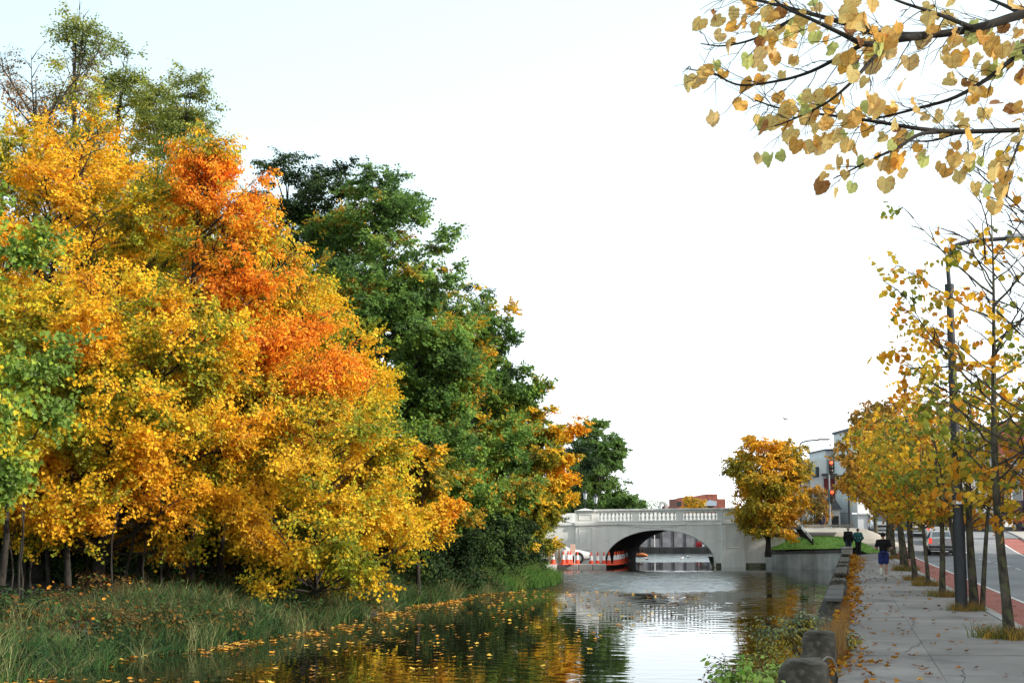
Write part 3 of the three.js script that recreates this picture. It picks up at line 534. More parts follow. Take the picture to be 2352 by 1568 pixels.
function tree(o) {
  const { x, z, y = 0, h, cb, r, seed, limbs = 34, arch = 0.12, lean = [0, 0], profile = 'round', squash = 1, sprays, kind, leaf, n = 7, len = 0.42, droop = 0.35, pal, trunkR = 0.018 * h, bark = M.barkDark, mat = LEAF, twigs = true, flat = 0.55, side = [0, 0, 0], subLen = 0.34, bare = 0, fork = 0.55, limbK = 1, skew = 0, gap = 0.36, outw = 0.55, wild = 1.15, name = 'broadleaf_tree', minT = 0, trunkLean = [0, 0], stems } = o;
  const root = thing(name, x, y, z, o.label, o.category ?? 'tree', o.group), R = rng(seed);
  const cr = h - cb, prof = PROFILE[profile], wood = new Bag(), fine = new Bag(), nodes = [];
  // trunk
  const tp = [], trd = [], trunkAt = (t) => V(trunkLean[0] * t + lean[0] * 0.6 * t * t + 0.012 * h * Math.sin(t * 5 + seed), h * 0.93 * t, trunkLean[1] * t + lean[1] * 0.6 * t * t + 0.012 * h * Math.cos(t * 4 + seed * 2));
  const tn = 12;
  for (let k = 0; k <= tn; k++) { const t = k / tn; tp.push(trunkAt(t)); trd.push(Math.max(0.012, trunkR * Math.pow(1 - t, 0.85) * (t < 0.05 ? 1.35 : 1))); }
  tp[0].y = -0.35;
  wood.tube(tp, trd, 9);
  const stemBases = [];
  if (stems) for (let k = 0; k < stems; k++) { const a = k / stems * 6.283 + R(), b = V(Math.cos(a) * trunkR * 1.8, -0.3, Math.sin(a) * trunkR * 1.8), e = V(Math.cos(a) * r * 0.45, cb + cr * (0.3 + R() * 0.4), Math.sin(a) * r * 0.45), m = V(b.x * 1.8, e.y * 0.5, b.z * 1.8), pts = [], rad = []; for (let j = 0; j <= 8; j++) { pts.push(bez(b, m, e, j / 8)); rad.push(trunkR * 0.6 * (1 - 0.75 * j / 8)); } wood.tube(pts, rad, 7); }
  const out = V(), tmp = V();
  for (let i = 0; i < limbs; i++) {
    const t = clamp(minT + (1 - minT) * Math.pow((i + 0.5) / limbs, 0.9) + (R() - 0.5) * 0.08, 0.01, 0.99), az = i * 2.39996 + (R() - 0.5) * 0.9;
    const rad = r * prof(t) * (0.5 + 0.52 * R()) * (R() < 0.14 ? 1.22 : 1), ty = cb + cr * t;
    const target = V(Math.cos(az) * rad + lean[0] * t + side[0] * r + skew * (1 - t), ty, Math.sin(az) * rad * squash + lean[1] * t + side[2] * r);
    const ht = clamp((ty - rad * (0.35 + 0.45 * R()) - 0.05 * h) / (0.93 * h), Math.min(0.8, Math.max(0.12, cb * fork / h)), 0.9);
    const s = trunkAt(ht), dist = s.distanceTo(target);
    const mid = s.clone().lerp(target, 0.5); mid.y += arch * dist; mid.x += (R() - 0.5) * 0.12 * dist; mid.z += (R() - 0.5) * 0.12 * dist;
    const lr = Math.min(trunkR * 0.55, 0.011 * dist + 0.012) * limbK, pts = [], rr = [];
    for (let k = 0; k <= 7; k++) { pts.push(bez(s, mid, target, k / 7)); if (k && k < 7) pts[k].add(V((R() - 0.5), (R() - 0.5), (R() - 0.5)).multiplyScalar(dist * 0.02)); rr.push(lr * (1 - 0.85 * k / 7)); }
    wood.tube(pts, rr, 5);
    // side branches
    const nb = Math.max(4, Math.round(dist * 2.1));
    for (let k = 0; k < nb; k++) {
      const u = lerp(0.36, 1, (k + 0.5) / nb), a = bez(s, mid, target, u), b = bez(s, mid, target, Math.min(1, u + 0.05)), T = b.sub(a); if (u > 0.96) T.copy(target).sub(mid); T.normalize();
      const sgn = k % 2 ? 1 : -1, side2 = V().crossVectors(T, V(0, 1, 0)).normalize();
      const dir = T.clone().multiplyScalar(0.9).addScaledVector(side2, sgn * (0.55 + R() * 0.5)).add(V(0, (R() - 0.36) * 0.7, 0)).normalize();
      const bl = clamp(dist * subLen * (1.12 - 0.6 * u) * (0.6 + 0.7 * R()), 0.35, 2.4), e = a.clone().addScaledVector(dir, bl); e.y -= droop * 0.12 * bl;
      const m2 = a.clone().lerp(e, 0.5).add(V(0, 0.06 * bl, 0));
      if (twigs) fine.tube([a, m2, e], [lr * 0.42 + 0.006, 0.011, 0.005], 3);
      const nt = Math.max(2, Math.round(bl * 4.2));
      for (let j = 0; j < nt; j++) {
        const w = lerp(0.18, 1, (j + 0.7) / nt), q = bez(a, m2, e, Math.min(1, w));
        const d2 = dir.clone().addScaledVector(V().crossVectors(dir, V(0, 1, 0)).normalize(), (j % 2 ? 1 : -1) * (0.4 + R() * 0.6)).add(V(0, (R() - 0.45) * 0.8, 0)).normalize();
        const tl = 0.25 + R() * 0.4;
        nodes.push([q, d2]);
        nodes.push([q.clone().addScaledVector(d2, tl), d2.clone().add(V((R() - 0.5) * 0.8, (R() - 0.5) * 0.6, (R() - 0.5) * 0.8)).normalize()]);
        if (twigs && R() < 0.6) fine.tube([q, q.clone().addScaledVector(d2, tl)], [0.006, 0.003], 3);
      }
    }
  }
  const kept = nodes.filter(([p]) => noise3(p.x * 0.95 + seed, p.y * 1.25, p.z * 0.95) > gap);
  part(root, 'trunk', wood.geo(), bark);
  if (twigs) part(root, 'branches', fine.geo(), M.twig, 'stuff');
  // leafy twigs
  if (sprays) {
    const cg = [spray(kind, n, leaf, len, droop, 1), spray(kind, n, leaf, len, droop, 2)];
    const each = Math.ceil(sprays / 2), S = V(1, 1, 1), mtx = new THREE.Matrix4(), X = V(), Y = V(), Z = V(), col = new THREE.Color();
    const cx = V(lean[0] * 0.5, cb + cr * 0.45, lean[1] * 0.5);
    const crown = new THREE.Group(); crown.name = 'crown';
    for (let g = 0; g < 2; g++) {
      const im = new THREE.InstancedMesh(cg[g], mat, each);
      im.name = g ? 'upper_foliage' : 'foliage'; im.castShadow = im.receiveShadow = true; im.userData.kind = 'stuff';
      let cnt = 0;
      for (let k = 0; k < each; k++) {
        const [p, d] = kept[Math.floor(R() * kept.length)], jit = 0.1;
        if (bare && R() < bare * sstep(cb + cr * 0.45, h, p.y)) continue;
        out.copy(p).sub(cx).setY((p.y - cx.y) * 0.5).normalize();
        Y.set(0, flat, 0).addScaledVector(out, outw).add(V(R() - 0.5, R() - 0.5, R() - 0.5).multiplyScalar(wild)).normalize();
        X.copy(d).add(V(R() - 0.5, (R() - 0.5) * 0.7 - droop * 0.4, R() - 0.5).multiplyScalar(0.9)).normalize();
        X.addScaledVector(Y, -X.dot(Y)).normalize(); Z.crossVectors(X, Y);
        const sc = 0.75 + R() * 0.5;
        mtx.makeBasis(X.clone().multiplyScalar(sc), Y.clone().multiplyScalar(sc), Z.clone().multiplyScalar(sc));
        mtx.setPosition(p.x + (R() - 0.5) * jit, p.y + (R() - 0.5) * jit, p.z + (R() - 0.5) * jit);
        im.setMatrixAt(cnt, mtx);
        const c = pal(tmp.copy(p).add(root.position), R, (p.y - cb) / cr);
        im.setColorAt(cnt, col.setRGB(c[0], c[1], c[2]));
        cnt++;
      }
      im.count = cnt;
      root.add(im);
    }
  }
  return root;
}

// --- the wooded left bank
const PXX = (px, d) => (px - 1176) / FPX * d, PYH = (py, d) => EYE + (1190 - py) / FPX * d; // picture column / row to metres at distance d
const woods = [
  { label: 'green and yellow maple with lobed leaves, nearest tree at the left edge', x: -15.0, z: -34, y: 0.4, h: 10.4, cb: 1.0, r: 4.1, seed: 101, limbs: 46, sprays: 8200, kind: 'maple', leaf: 0.115, n: 6, len: 0.45, pal: P.maple, profile: 'low', lean: [0.6, 0], arch: -0.05, outw: 0.4, wild: 1.4, subLen: 0.4 },
  { label: 'tall bright yellow tree filling the left edge above the reeds', x: PXX(50, 45), z: -47, y: 0.6, h: 14.8, cb: 1.3, r: 5.1, seed: 103, limbs: 84, sprays: 18000, kind: 'maple', leaf: 0.088, n: 9, len: 0.5, pal: P.yellow, profile: 'round', lean: [0.6, 0.5], subLen: 0.4, arch: -0.07, flat: 0.4, outw: 0.4, wild: 1.5 },
  { label: 'lower golden yellow tree standing left of the fiery orange tree', x: PXX(235, 42.5), z: -43, y: 0.4, h: 9.2, cb: 0.9, r: 4.2, seed: 105, limbs: 70, sprays: 12500, kind: 'maple', leaf: 0.088, n: 9, len: 0.5, pal: P.yellow, profile: 'round', lean: [0.7, 0.6], subLen: 0.4, arch: -0.05, flat: 0.4, outw: 0.4, wild: 1.5 },
  { label: 'broad yellow tree below the orange tree, reaching right over the water', x: PXX(660, 51), z: -52.5, y: 0.5, h: 10.4, cb: 0.5, r: 5.1, seed: 107, limbs: 80, sprays: 16000, kind: 'maple', leaf: 0.09, n: 9, len: 0.5, pal: P.yellowGreen, profile: 'dome', lean: [0.5, 0.6], subLen: 0.38, arch: -0.07, flat: 0.4, outw: 0.4, wild: 1.5 },
  { label: 'low yellow tree hanging over the reeds below the fiery orange tree', x: PXX(720, 43.5), z: -44, y: -0.1, h: 5.6, cb: 0.4, r: 3.2, seed: 108, limbs: 44, sprays: 5200, kind: 'maple', leaf: 0.085, n: 9, len: 0.48, pal: P.yellowGreen, profile: 'round', lean: [0.4, 0.4], trunkR: 0.07, subLen: 0.45, arch: -0.03, flat: 0.4, outw: 0.4, wild: 1.3, gap: 0.42 },
  { label: 'fiery orange tree rising between the yellow trees', x: PXX(435, 45.5), z: -45.5, y: 0.5, h: 14.2, cb: 4.8, r: 2.6, seed: 109, limbs: 60, sprays: 10500, kind: 'ovate', leaf: 0.125, n: 8, len: 0.5, droop: 0.8, pal: P.orange, profile: 'dome', trunkR: 0.13, lean: [0.2, 0.3], skew: 3.4, arch: -0.1, subLen: 0.32, outw: 0.3, wild: 1.3, squash: 0.8, fork: 0.7, gap: 0.32 },
  { label: 'tall wispy tree with thin yellow green leaves, highest at top left', x: PXX(150, 60), z: -60, y: 2, h: 22.8, cb: 6, r: 3.0, seed: 113, limbs: 34, sprays: 3400, kind: 'small', leaf: 0.12, n: 9, len: 0.55, pal: P.sparse, profile: 'column', arch: -0.16, flat: 0.2, subLen: 0.26, name: 'wispy_tree' },
  { label: 'tall wispy tree with thin leaves, second from the left at the top', x: PXX(240, 61), z: -62, y: 2, h: 21.6, cb: 6, r: 2.6, seed: 127, limbs: 30, sprays: 2900, kind: 'small', leaf: 0.12, n: 9, len: 0.55, pal: P.sparse, profile: 'column', arch: -0.12, flat: 0.2, subLen: 0.26, name: 'wispy_tree' },
  { label: 'thin leaved yellow green tree right of the two tallest wispy trees', x: PXX(330, 60), z: -61, y: 2, h: 19.6, cb: 5, r: 3.0, seed: 131, limbs: 34, sprays: 4000, kind: 'small', leaf: 0.12, n: 9, len: 0.55, pal: P.sparse, profile: 'column', arch: -0.1, flat: 0.2, subLen: 0.28, name: 'wispy_tree' },
  { label: 'brownish twiggy tree with few leaves at the upper left edge', x: PXX(35, 54), z: -55, y: 1.6, h: 19.6, cb: 6, r: 3.4, seed: 137, limbs: 36, sprays: 2000, kind: 'small', leaf: 0.1, n: 6, len: 0.5, pal: P.brown, profile: 'fan', arch: -0.1, subLen: 0.36, name: 'twiggy_tree' },
  { label: 'yellow green bushy tree behind the left side of the orange tree', x: PXX(415, 58), z: -58, y: 2, h: 18.8, cb: 5, r: 2.7, seed: 139, limbs: 30, sprays: 3600, kind: 'small', leaf: 0.12, n: 9, len: 0.5, pal: P.sparse, profile: 'column', arch: -0.08, flat: 0.3, subLen: 0.28, name: 'wispy_tree' },
  { label: 'dark green oak whose top shows right behind the orange tree', x: PXX(625, 64), z: -64, y: 2, h: 17.3, cb: 5, r: 4.1, seed: 149, limbs: 36, sprays: 9000, kind: 'small', leaf: 0.13, n: 8, len: 0.45, pal: P.dark, profile: 'round', mat: LEAF_DARK, lean: [0.9, 0], subLen: 0.24 },
  { label: 'large green tree in the middle of the left bank, tallest right of the oak', x: PXX(850, 60), z: -61, y: 0.6, h: 16.6, cb: 0.6, r: 7.2, seed: 151, limbs: 96, sprays: 34000, kind: 'maple', leaf: 0.115, n: 8, len: 0.5, pal: P.green, profile: 'dome', lean: [0.4, 0], subLen: 0.3, arch: -0.04, outw: 0.4, wild: 1.4 },
  { label: 'green tree between the dark oak and the large green tree', x: PXX(700, 62), z: -63.5, y: 0.9, h: 14.9, cb: 2, r: 4.2, seed: 153, limbs: 46, sprays: 9500, kind: 'maple', leaf: 0.12, n: 8, len: 0.5, pal: P.green, profile: 'dome', lean: [0.4, 0], subLen: 0.3, arch: -0.04, outw: 0.4, wild: 1.4 },
  { label: 'green tree with yellowing tips, right neighbour of the large green tree', x: PXX(1075, 69), z: -69.5, y: 0.3, h: 13.2, cb: 0.6, r: 4.4, seed: 157, limbs: 44, sprays: 9500, kind: 'maple', leaf: 0.125, n: 7, len: 0.45, pal: P.greenWarm, profile: 'dome', lean: [0.5, 0], subLen: 0.3, outw: 0.4, wild: 1.4 },
  { label: 'dark tree top showing behind the right shoulder of the large green tree', x: PXX(1010, 76), z: -76, y: 1, h: 13.6, cb: 5, r: 3.1, seed: 163, limbs: 32, sprays: 4600, kind: 'small', leaf: 0.14, n: 8, len: 0.45, pal: P.dark, profile: 'round', mat: LEAF_DARK, subLen: 0.24, lean: [0.8, 0] },
  { label: 'dark green tree behind the green tree with yellowing tips', x: PXX(1110, 78), z: -78, y: 0.5, h: 12.0, cb: 3, r: 2.3, seed: 167, limbs: 28, sprays: 3600, kind: 'small', leaf: 0.14, n: 8, len: 0.45, pal: P.dark, profile: 'round', mat: LEAF_DARK, subLen: 0.26 },
  { label: 'golden orange tree at the right end of the left bank, branches over the parked car', x: PXX(1215, 82), z: -82.5, y: -0.6, h: 9.4, cb: 1.2, r: 2.3, seed: 173, limbs: 40, sprays: 6800, kind: 'maple', leaf: 0.115, n: 7, len: 0.42, pal: P.amber, profile: 'low', lean: [0.6, 0.3], subLen: 0.28, side: [0.12, 0, 0] },
  { label: 'small amber tree low beside the water in front of the large green tree', x: PXX(960, 53), z: -54.5, y: 0.0, h: 4.9, cb: 1.5, r: 1.3, seed: 179, limbs: 22, sprays: 1700, kind: 'maple', leaf: 0.1, n: 7, len: 0.36, pal: P.amber, profile: 'round' },
  { label: 'green tree behind the left end of the bridge', x: PXX(1375, 116), z: -118, y: 0.8, h: 9.4, cb: 0.8, r: 4.0, seed: 181, limbs: 44, sprays: 7500, kind: 'maple', leaf: 0.15, n: 7, len: 0.5, pal: P.far, profile: 'dome', subLen: 0.3 },
  { label: 'dark green tree filling the gap behind the golden orange tree', x: PXX(1265, 104), z: -108, y: 1.0, h: 7.6, cb: 0.6, r: 3.4, seed: 191, limbs: 34, sprays: 4200, kind: 'small', leaf: 0.17, n: 8, len: 0.5, pal: P.dark, profile: 'low', mat: LEAF_DARK },
];
for (const w of woods) { const g = w.z > -100 ? Math.min(w.y, bankY(w.x, -w.z)) : w.y; tree({ name: 'broadleaf_tree', ...w, y: g, h: w.h + w.y - g, cb: w.cb + w.y - g }); }
// shaded evergreens and laurels that close the wood at the back and below
const darkShrubs = [
  ['dark green laurel at the foot of the large green tree', 760, 55, 3.6, 2.3], ['dark green shrub hanging over the bank below the large green tree', 900, 57, 3.4, 2.2], ['dark green shrub by the water below the small amber tree', 1010, 60, 3.3, 2.2],
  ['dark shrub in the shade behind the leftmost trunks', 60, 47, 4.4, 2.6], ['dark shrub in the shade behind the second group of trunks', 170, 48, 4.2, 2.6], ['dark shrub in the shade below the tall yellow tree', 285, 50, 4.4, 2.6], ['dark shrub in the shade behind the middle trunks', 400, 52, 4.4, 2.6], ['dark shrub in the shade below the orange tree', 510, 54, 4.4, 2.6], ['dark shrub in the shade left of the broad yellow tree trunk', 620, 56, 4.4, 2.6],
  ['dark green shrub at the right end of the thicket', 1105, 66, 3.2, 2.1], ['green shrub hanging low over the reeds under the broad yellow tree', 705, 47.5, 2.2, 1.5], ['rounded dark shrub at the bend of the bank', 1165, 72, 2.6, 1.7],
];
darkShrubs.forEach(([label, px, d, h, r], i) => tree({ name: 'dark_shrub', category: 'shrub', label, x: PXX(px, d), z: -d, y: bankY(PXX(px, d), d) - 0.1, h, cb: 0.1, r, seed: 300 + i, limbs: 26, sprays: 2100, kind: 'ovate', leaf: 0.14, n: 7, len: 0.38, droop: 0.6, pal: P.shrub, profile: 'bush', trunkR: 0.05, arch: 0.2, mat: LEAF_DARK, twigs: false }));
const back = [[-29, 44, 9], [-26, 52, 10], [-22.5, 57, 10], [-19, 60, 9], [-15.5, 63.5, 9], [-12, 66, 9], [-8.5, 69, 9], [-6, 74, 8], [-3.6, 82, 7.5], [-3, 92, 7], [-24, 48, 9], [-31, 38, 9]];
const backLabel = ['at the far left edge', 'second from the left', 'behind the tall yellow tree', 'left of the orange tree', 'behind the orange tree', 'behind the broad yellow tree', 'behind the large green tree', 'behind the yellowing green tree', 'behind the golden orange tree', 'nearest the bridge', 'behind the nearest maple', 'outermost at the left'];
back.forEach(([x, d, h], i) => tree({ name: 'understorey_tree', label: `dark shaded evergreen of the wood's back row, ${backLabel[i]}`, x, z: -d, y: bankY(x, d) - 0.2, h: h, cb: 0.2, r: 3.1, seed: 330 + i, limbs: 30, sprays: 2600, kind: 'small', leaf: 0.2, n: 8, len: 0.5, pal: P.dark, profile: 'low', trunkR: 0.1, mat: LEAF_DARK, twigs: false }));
{ // bare and leaning trunks of the thicket under the yellow trees
  const R = rng(401), lab = ['pale', 'leaning', 'slim', 'mossy', 'forked', 'straight'];
  const list = [[8, 36], [60, 39], [120, 40], [175, 38.5], [235, 41], [300, 40], [325, 43], [385, 44], [430, 46], [515, 45], [555, 48], [600, 49]];
  list.forEach(([px, d], i) => {
    d += 3; const x = PXX(px, d), y = bankY(x, d), h = 4.6 + R() * 1.6, b = new Bag(), ln = (R() - 0.35) * 1.6, r0 = i % 3 ? 0.035 + R() * 0.04 : 0.09 + R() * 0.04;
    const pts = [], rad = []; for (let k = 0; k <= 8; k++) { const t = k / 8; pts.push(V(ln * t * t + 0.12 * Math.sin(t * 6 + i), h * t - 0.3, (R() - 0.5) * 0.1)); rad.push(r0 * (1.25 - 1.15 * t)); }
    b.tube(pts, rad, 8);
    const t = thing('bare_tree', x, y, -d, `${['first', 'second', 'third', 'fourth', 'fifth', 'sixth', 'seventh', 'eighth', 'ninth', 'tenth', 'eleventh', 'last'][i]} ${i % 3 ? 'slim' : 'thick'} bare trunked tree from the left, in shade under the yellow trees`, 'tree');
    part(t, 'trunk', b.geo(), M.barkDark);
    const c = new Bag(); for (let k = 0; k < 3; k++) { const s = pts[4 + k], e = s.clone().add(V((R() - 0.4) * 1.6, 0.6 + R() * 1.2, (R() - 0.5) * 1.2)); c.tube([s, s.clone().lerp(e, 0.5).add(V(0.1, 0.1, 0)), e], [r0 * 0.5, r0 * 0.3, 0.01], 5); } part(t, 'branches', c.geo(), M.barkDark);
  });
}
{ // thin dark stems standing close together in the shade
  const R = rng(431), b = new Bag(), pts = [], rad = []; for (let k = 0; k <= 7; k++) { const t = k / 7; pts.push(V(0.35 * t * t + 0.05 * Math.sin(k * 1.7), 3.6 * t - 0.2, 0.05 * Math.cos(k * 2.1))); rad.push(0.032 * (1.2 - 1.05 * t)); }
  b.tube(pts, rad, 6);
  const fork = new Bag().tube([pts[4], V(-0.2, 2.9, 0.1), V(-0.5, 3.7, 0.1)], [0.018, 0.012, 0.005], 5);
  const label = 'thin dark bare sapling among others in the thicket under the yellow trees', s0 = thing('sapling', 0, 0, 0, label, 'sapling', 'thin dark saplings of the thicket');
  part(s0, 'stem', b.geo(), M.barkDark); part(s0, 'side_shoot', fork.geo(), M.barkDark);
  for (let k = 0; k < 26; k++) { const d = 30 + 22 * (k + R()) / 26, x = EL(d) - 4.2 - R() * 4.5, y = bankY(x, d); const q = k ? copyOf(s0, x, y, -d, label, R() * 6.28) : s0; if (!k) q.position.set(x, y, -d); q.scale.set(1, 0.8 + R() * 0.5, 1); }
}
// ---------------------------------------------------------------- reeds, grass, weeds, fallen leaves
function tuftGeo(n, seed, o = {}) {
  const { h = 1, spread = 0.35, w = 0.012, bend = 0.5, segs = 3 } = o, r = rng(seed), b = new Bag(true);
  for (let k = 0; k < n; k++) {
    const a = r() * 6.283, ca = Math.cos(a), sa = Math.sin(a), x0 = (r() - 0.5) * spread, z0 = (r() - 0.5) * spread, hh = h * (0.55 + r() * 0.5), bd = bend * hh * (0.3 + r()), ww = w * (0.7 + r() * 0.6), tw = r() * 6.283, cw = Math.cos(tw), sw = Math.sin(tw), tint = 0.75 + r() * 0.5, col = [tint, tint, tint];
    let prev = null;
    for (let s = 0; s <= segs; s++) {
      const t = s / segs, px = x0 + ca * bd * t * t, pz = z0 + sa * bd * t * t, py = hh * (t - 0.28 * bd / hh * t * t), q = ww * (1 - 0.85 * t);
      const i = b.v(px - cw * q, py, pz - sw * q, -sw, 0.3, cw, 0, 0, col), j = b.v(px + cw * q, py, pz + sw * q, -sw, 0.3, cw, 0, 0, col);
      if (prev) { b.tri(prev[0], prev[1], j); b.tri(prev[0], j, i); }
      prev = [i, j];
    }
  }
  return b.geo();
}
function scatter(name, geos, mat, n, seed, place, color, parent) {
  const R = rng(seed), per = Math.ceil(n / geos.length), list = [], m = new THREE.Matrix4(), q = new THREE.Quaternion(), e = new THREE.Euler(), c = new THREE.Color();
  geos.forEach((g, gi) => {
    const im = new THREE.InstancedMesh(g, mat, per);
    im.castShadow = im.receiveShadow = true; im.userData.kind = 'stuff';
    let k = 0;
    for (let t = 0; t < per; t++) {
      const p = place(R);
      if (!p) continue;
      e.set(p.tx ?? 0, p.turn ?? R() * 6.283, p.tz ?? 0, 'YXZ'); q.setFromEuler(e);
      m.compose(p.at, q, V(p.s ?? 1, p.sy ?? p.s ?? 1, p.s ?? 1)); im.setMatrixAt(k, m);
      const col = color(p.at, R); im.setColorAt(k, c.setRGB(...col)); k++;
    }
    im.count = k;
    im.name = name;
    (parent ?? scene).add(im); list.push(im);
  });
  return list;
}
const BLADE = leafMat({ transmission: 0.25, specularIntensity: 0.5, roughness: 1 });
{ // reeds and long grass of the left bank
  const R0 = palette([[0.45, 0.03, 0.085, 0.022], [0.28, 0.075, 0.16, 0.035], [0.15, 0.16, 0.13, 0.045], [0.035, 0.26, 0.27, 0.11]], 1.4, 71, 0.75);
  const brown = palette([[0.5, 0.09, 0.06, 0.025], [0.3, 0.16, 0.11, 0.05], [0.2, 0.06, 0.07, 0.025]], 0.7, 73, 0.4);
  const place = (hmin, hmax, o0, o1) => (R) => {
    const d = 21 + 55 * Math.pow(R(), 0.85), o = lerp(o0, o1, Math.pow(R(), 1.2)), x = EL(d) - o;
    if (noise3(x * 0.5, 5, d * 0.35) < 0.24) return null;
    const s = lerp(hmin, hmax, R()) * (0.75 + 0.5 * noise3(x * 0.4, 2, d * 0.4)) * (d > 60 ? 0.75 : 1);
    return { at: V(x, Math.max(bankY(x, d), WATER - 0.05) - 0.04, -d), s };
  };
  const g = scatter('reed_bed', [tuftGeo(8, 1, { h: 1, w: 0.016, bend: 0.45 }), tuftGeo(8, 2, { h: 1, w: 0.02, bend: 0.95 })], BLADE, 9500, 501, place(0.35, 0.9, -0.3, 3.0), R0);
  const g2 = scatter('dry_weeds', [tuftGeo(9, 3, { h: 1, w: 0.011, bend: 0.35, spread: 0.5 })], BLADE, 1900, 503, place(0.4, 0.9, 1.0, 4.6), brown);
  const all = (list, label) => list.forEach((m, i) => { if (i === 0) tag(m, label[0], label[1], null, 'stuff'); else { list[0].add(m); m.name = 'reed_tufts'; } });
  all(g, ['long green reeds and grass along the left water edge', 'reeds']);
  all(g2, ['brownish dry weeds behind the reeds on the shaded left bank', 'weeds']);
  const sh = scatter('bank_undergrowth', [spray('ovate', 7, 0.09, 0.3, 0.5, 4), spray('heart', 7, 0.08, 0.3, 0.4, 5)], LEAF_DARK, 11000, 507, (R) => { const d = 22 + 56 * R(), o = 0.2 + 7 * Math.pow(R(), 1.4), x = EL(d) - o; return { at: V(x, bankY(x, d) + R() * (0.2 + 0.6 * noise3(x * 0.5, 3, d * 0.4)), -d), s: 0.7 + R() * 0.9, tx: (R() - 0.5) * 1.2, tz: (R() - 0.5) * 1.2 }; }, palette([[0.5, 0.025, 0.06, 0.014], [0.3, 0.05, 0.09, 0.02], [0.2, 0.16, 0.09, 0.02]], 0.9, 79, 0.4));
  all(sh, ['low leafy undergrowth in the shade of the left bank', 'undergrowth']);
  sh[1].name = 'undergrowth_leaves'; if (g[1]) g[1].name = 'reed_tufts';
  // brighter grass on the point that juts into the water before the bridge
  const gp = scatter('point_grass', [tuftGeo(14, 6, { h: 0.7, w: 0.012, bend: 0.6, spread: 0.5 })], BLADE, 1300, 509, (R) => { const d = 63 + 13 * R(), o = -0.3 + 3.4 * R() * R(), x = EL(d) - o; return { at: V(x, Math.max(bankY(x, d), WATER - 0.05), -d), s: 0.8 + R() * 0.6 }; }, palette([[0.6, 0.08, 0.18, 0.03], [0.4, 0.14, 0.2, 0.04]], 0.8, 83, 0.4));
  tag(gp[0], 'bright green grass on the point of the bank nearest the bridge', 'grass', null, 'stuff');
}
const litter = palette([[0.3, 0.5, 0.2, 0.015], [0.4, 0.55, 0.27, 0.03], [0.3, 0.34, 0.12, 0.02]], 2.5, 89, 0.6);
const flatLeaf = (kind, seed, curl) => { const r = rng(seed), b = new Bag(true), rim = OUTLINES[kind], c = b.v(0, 0.01, 0, 0, 1, 0, 0, 0, [1, 1, 1]); const ids = rim.map(([u, v]) => b.v(u - 0.4, curl * (0.2 + r() * 0.8) * (Math.abs(v) + Math.abs(u - 0.4)), v, 0, 1, 0, 0, 0, [0.8 + r() * 0.3, 0.8 + r() * 0.3, 0.8])); ids.forEach((_, j) => b.tri(c, ids[j], ids[(j + 1) % ids.length])); const g = b.geo(); g.computeVertexNormals(); return g; };
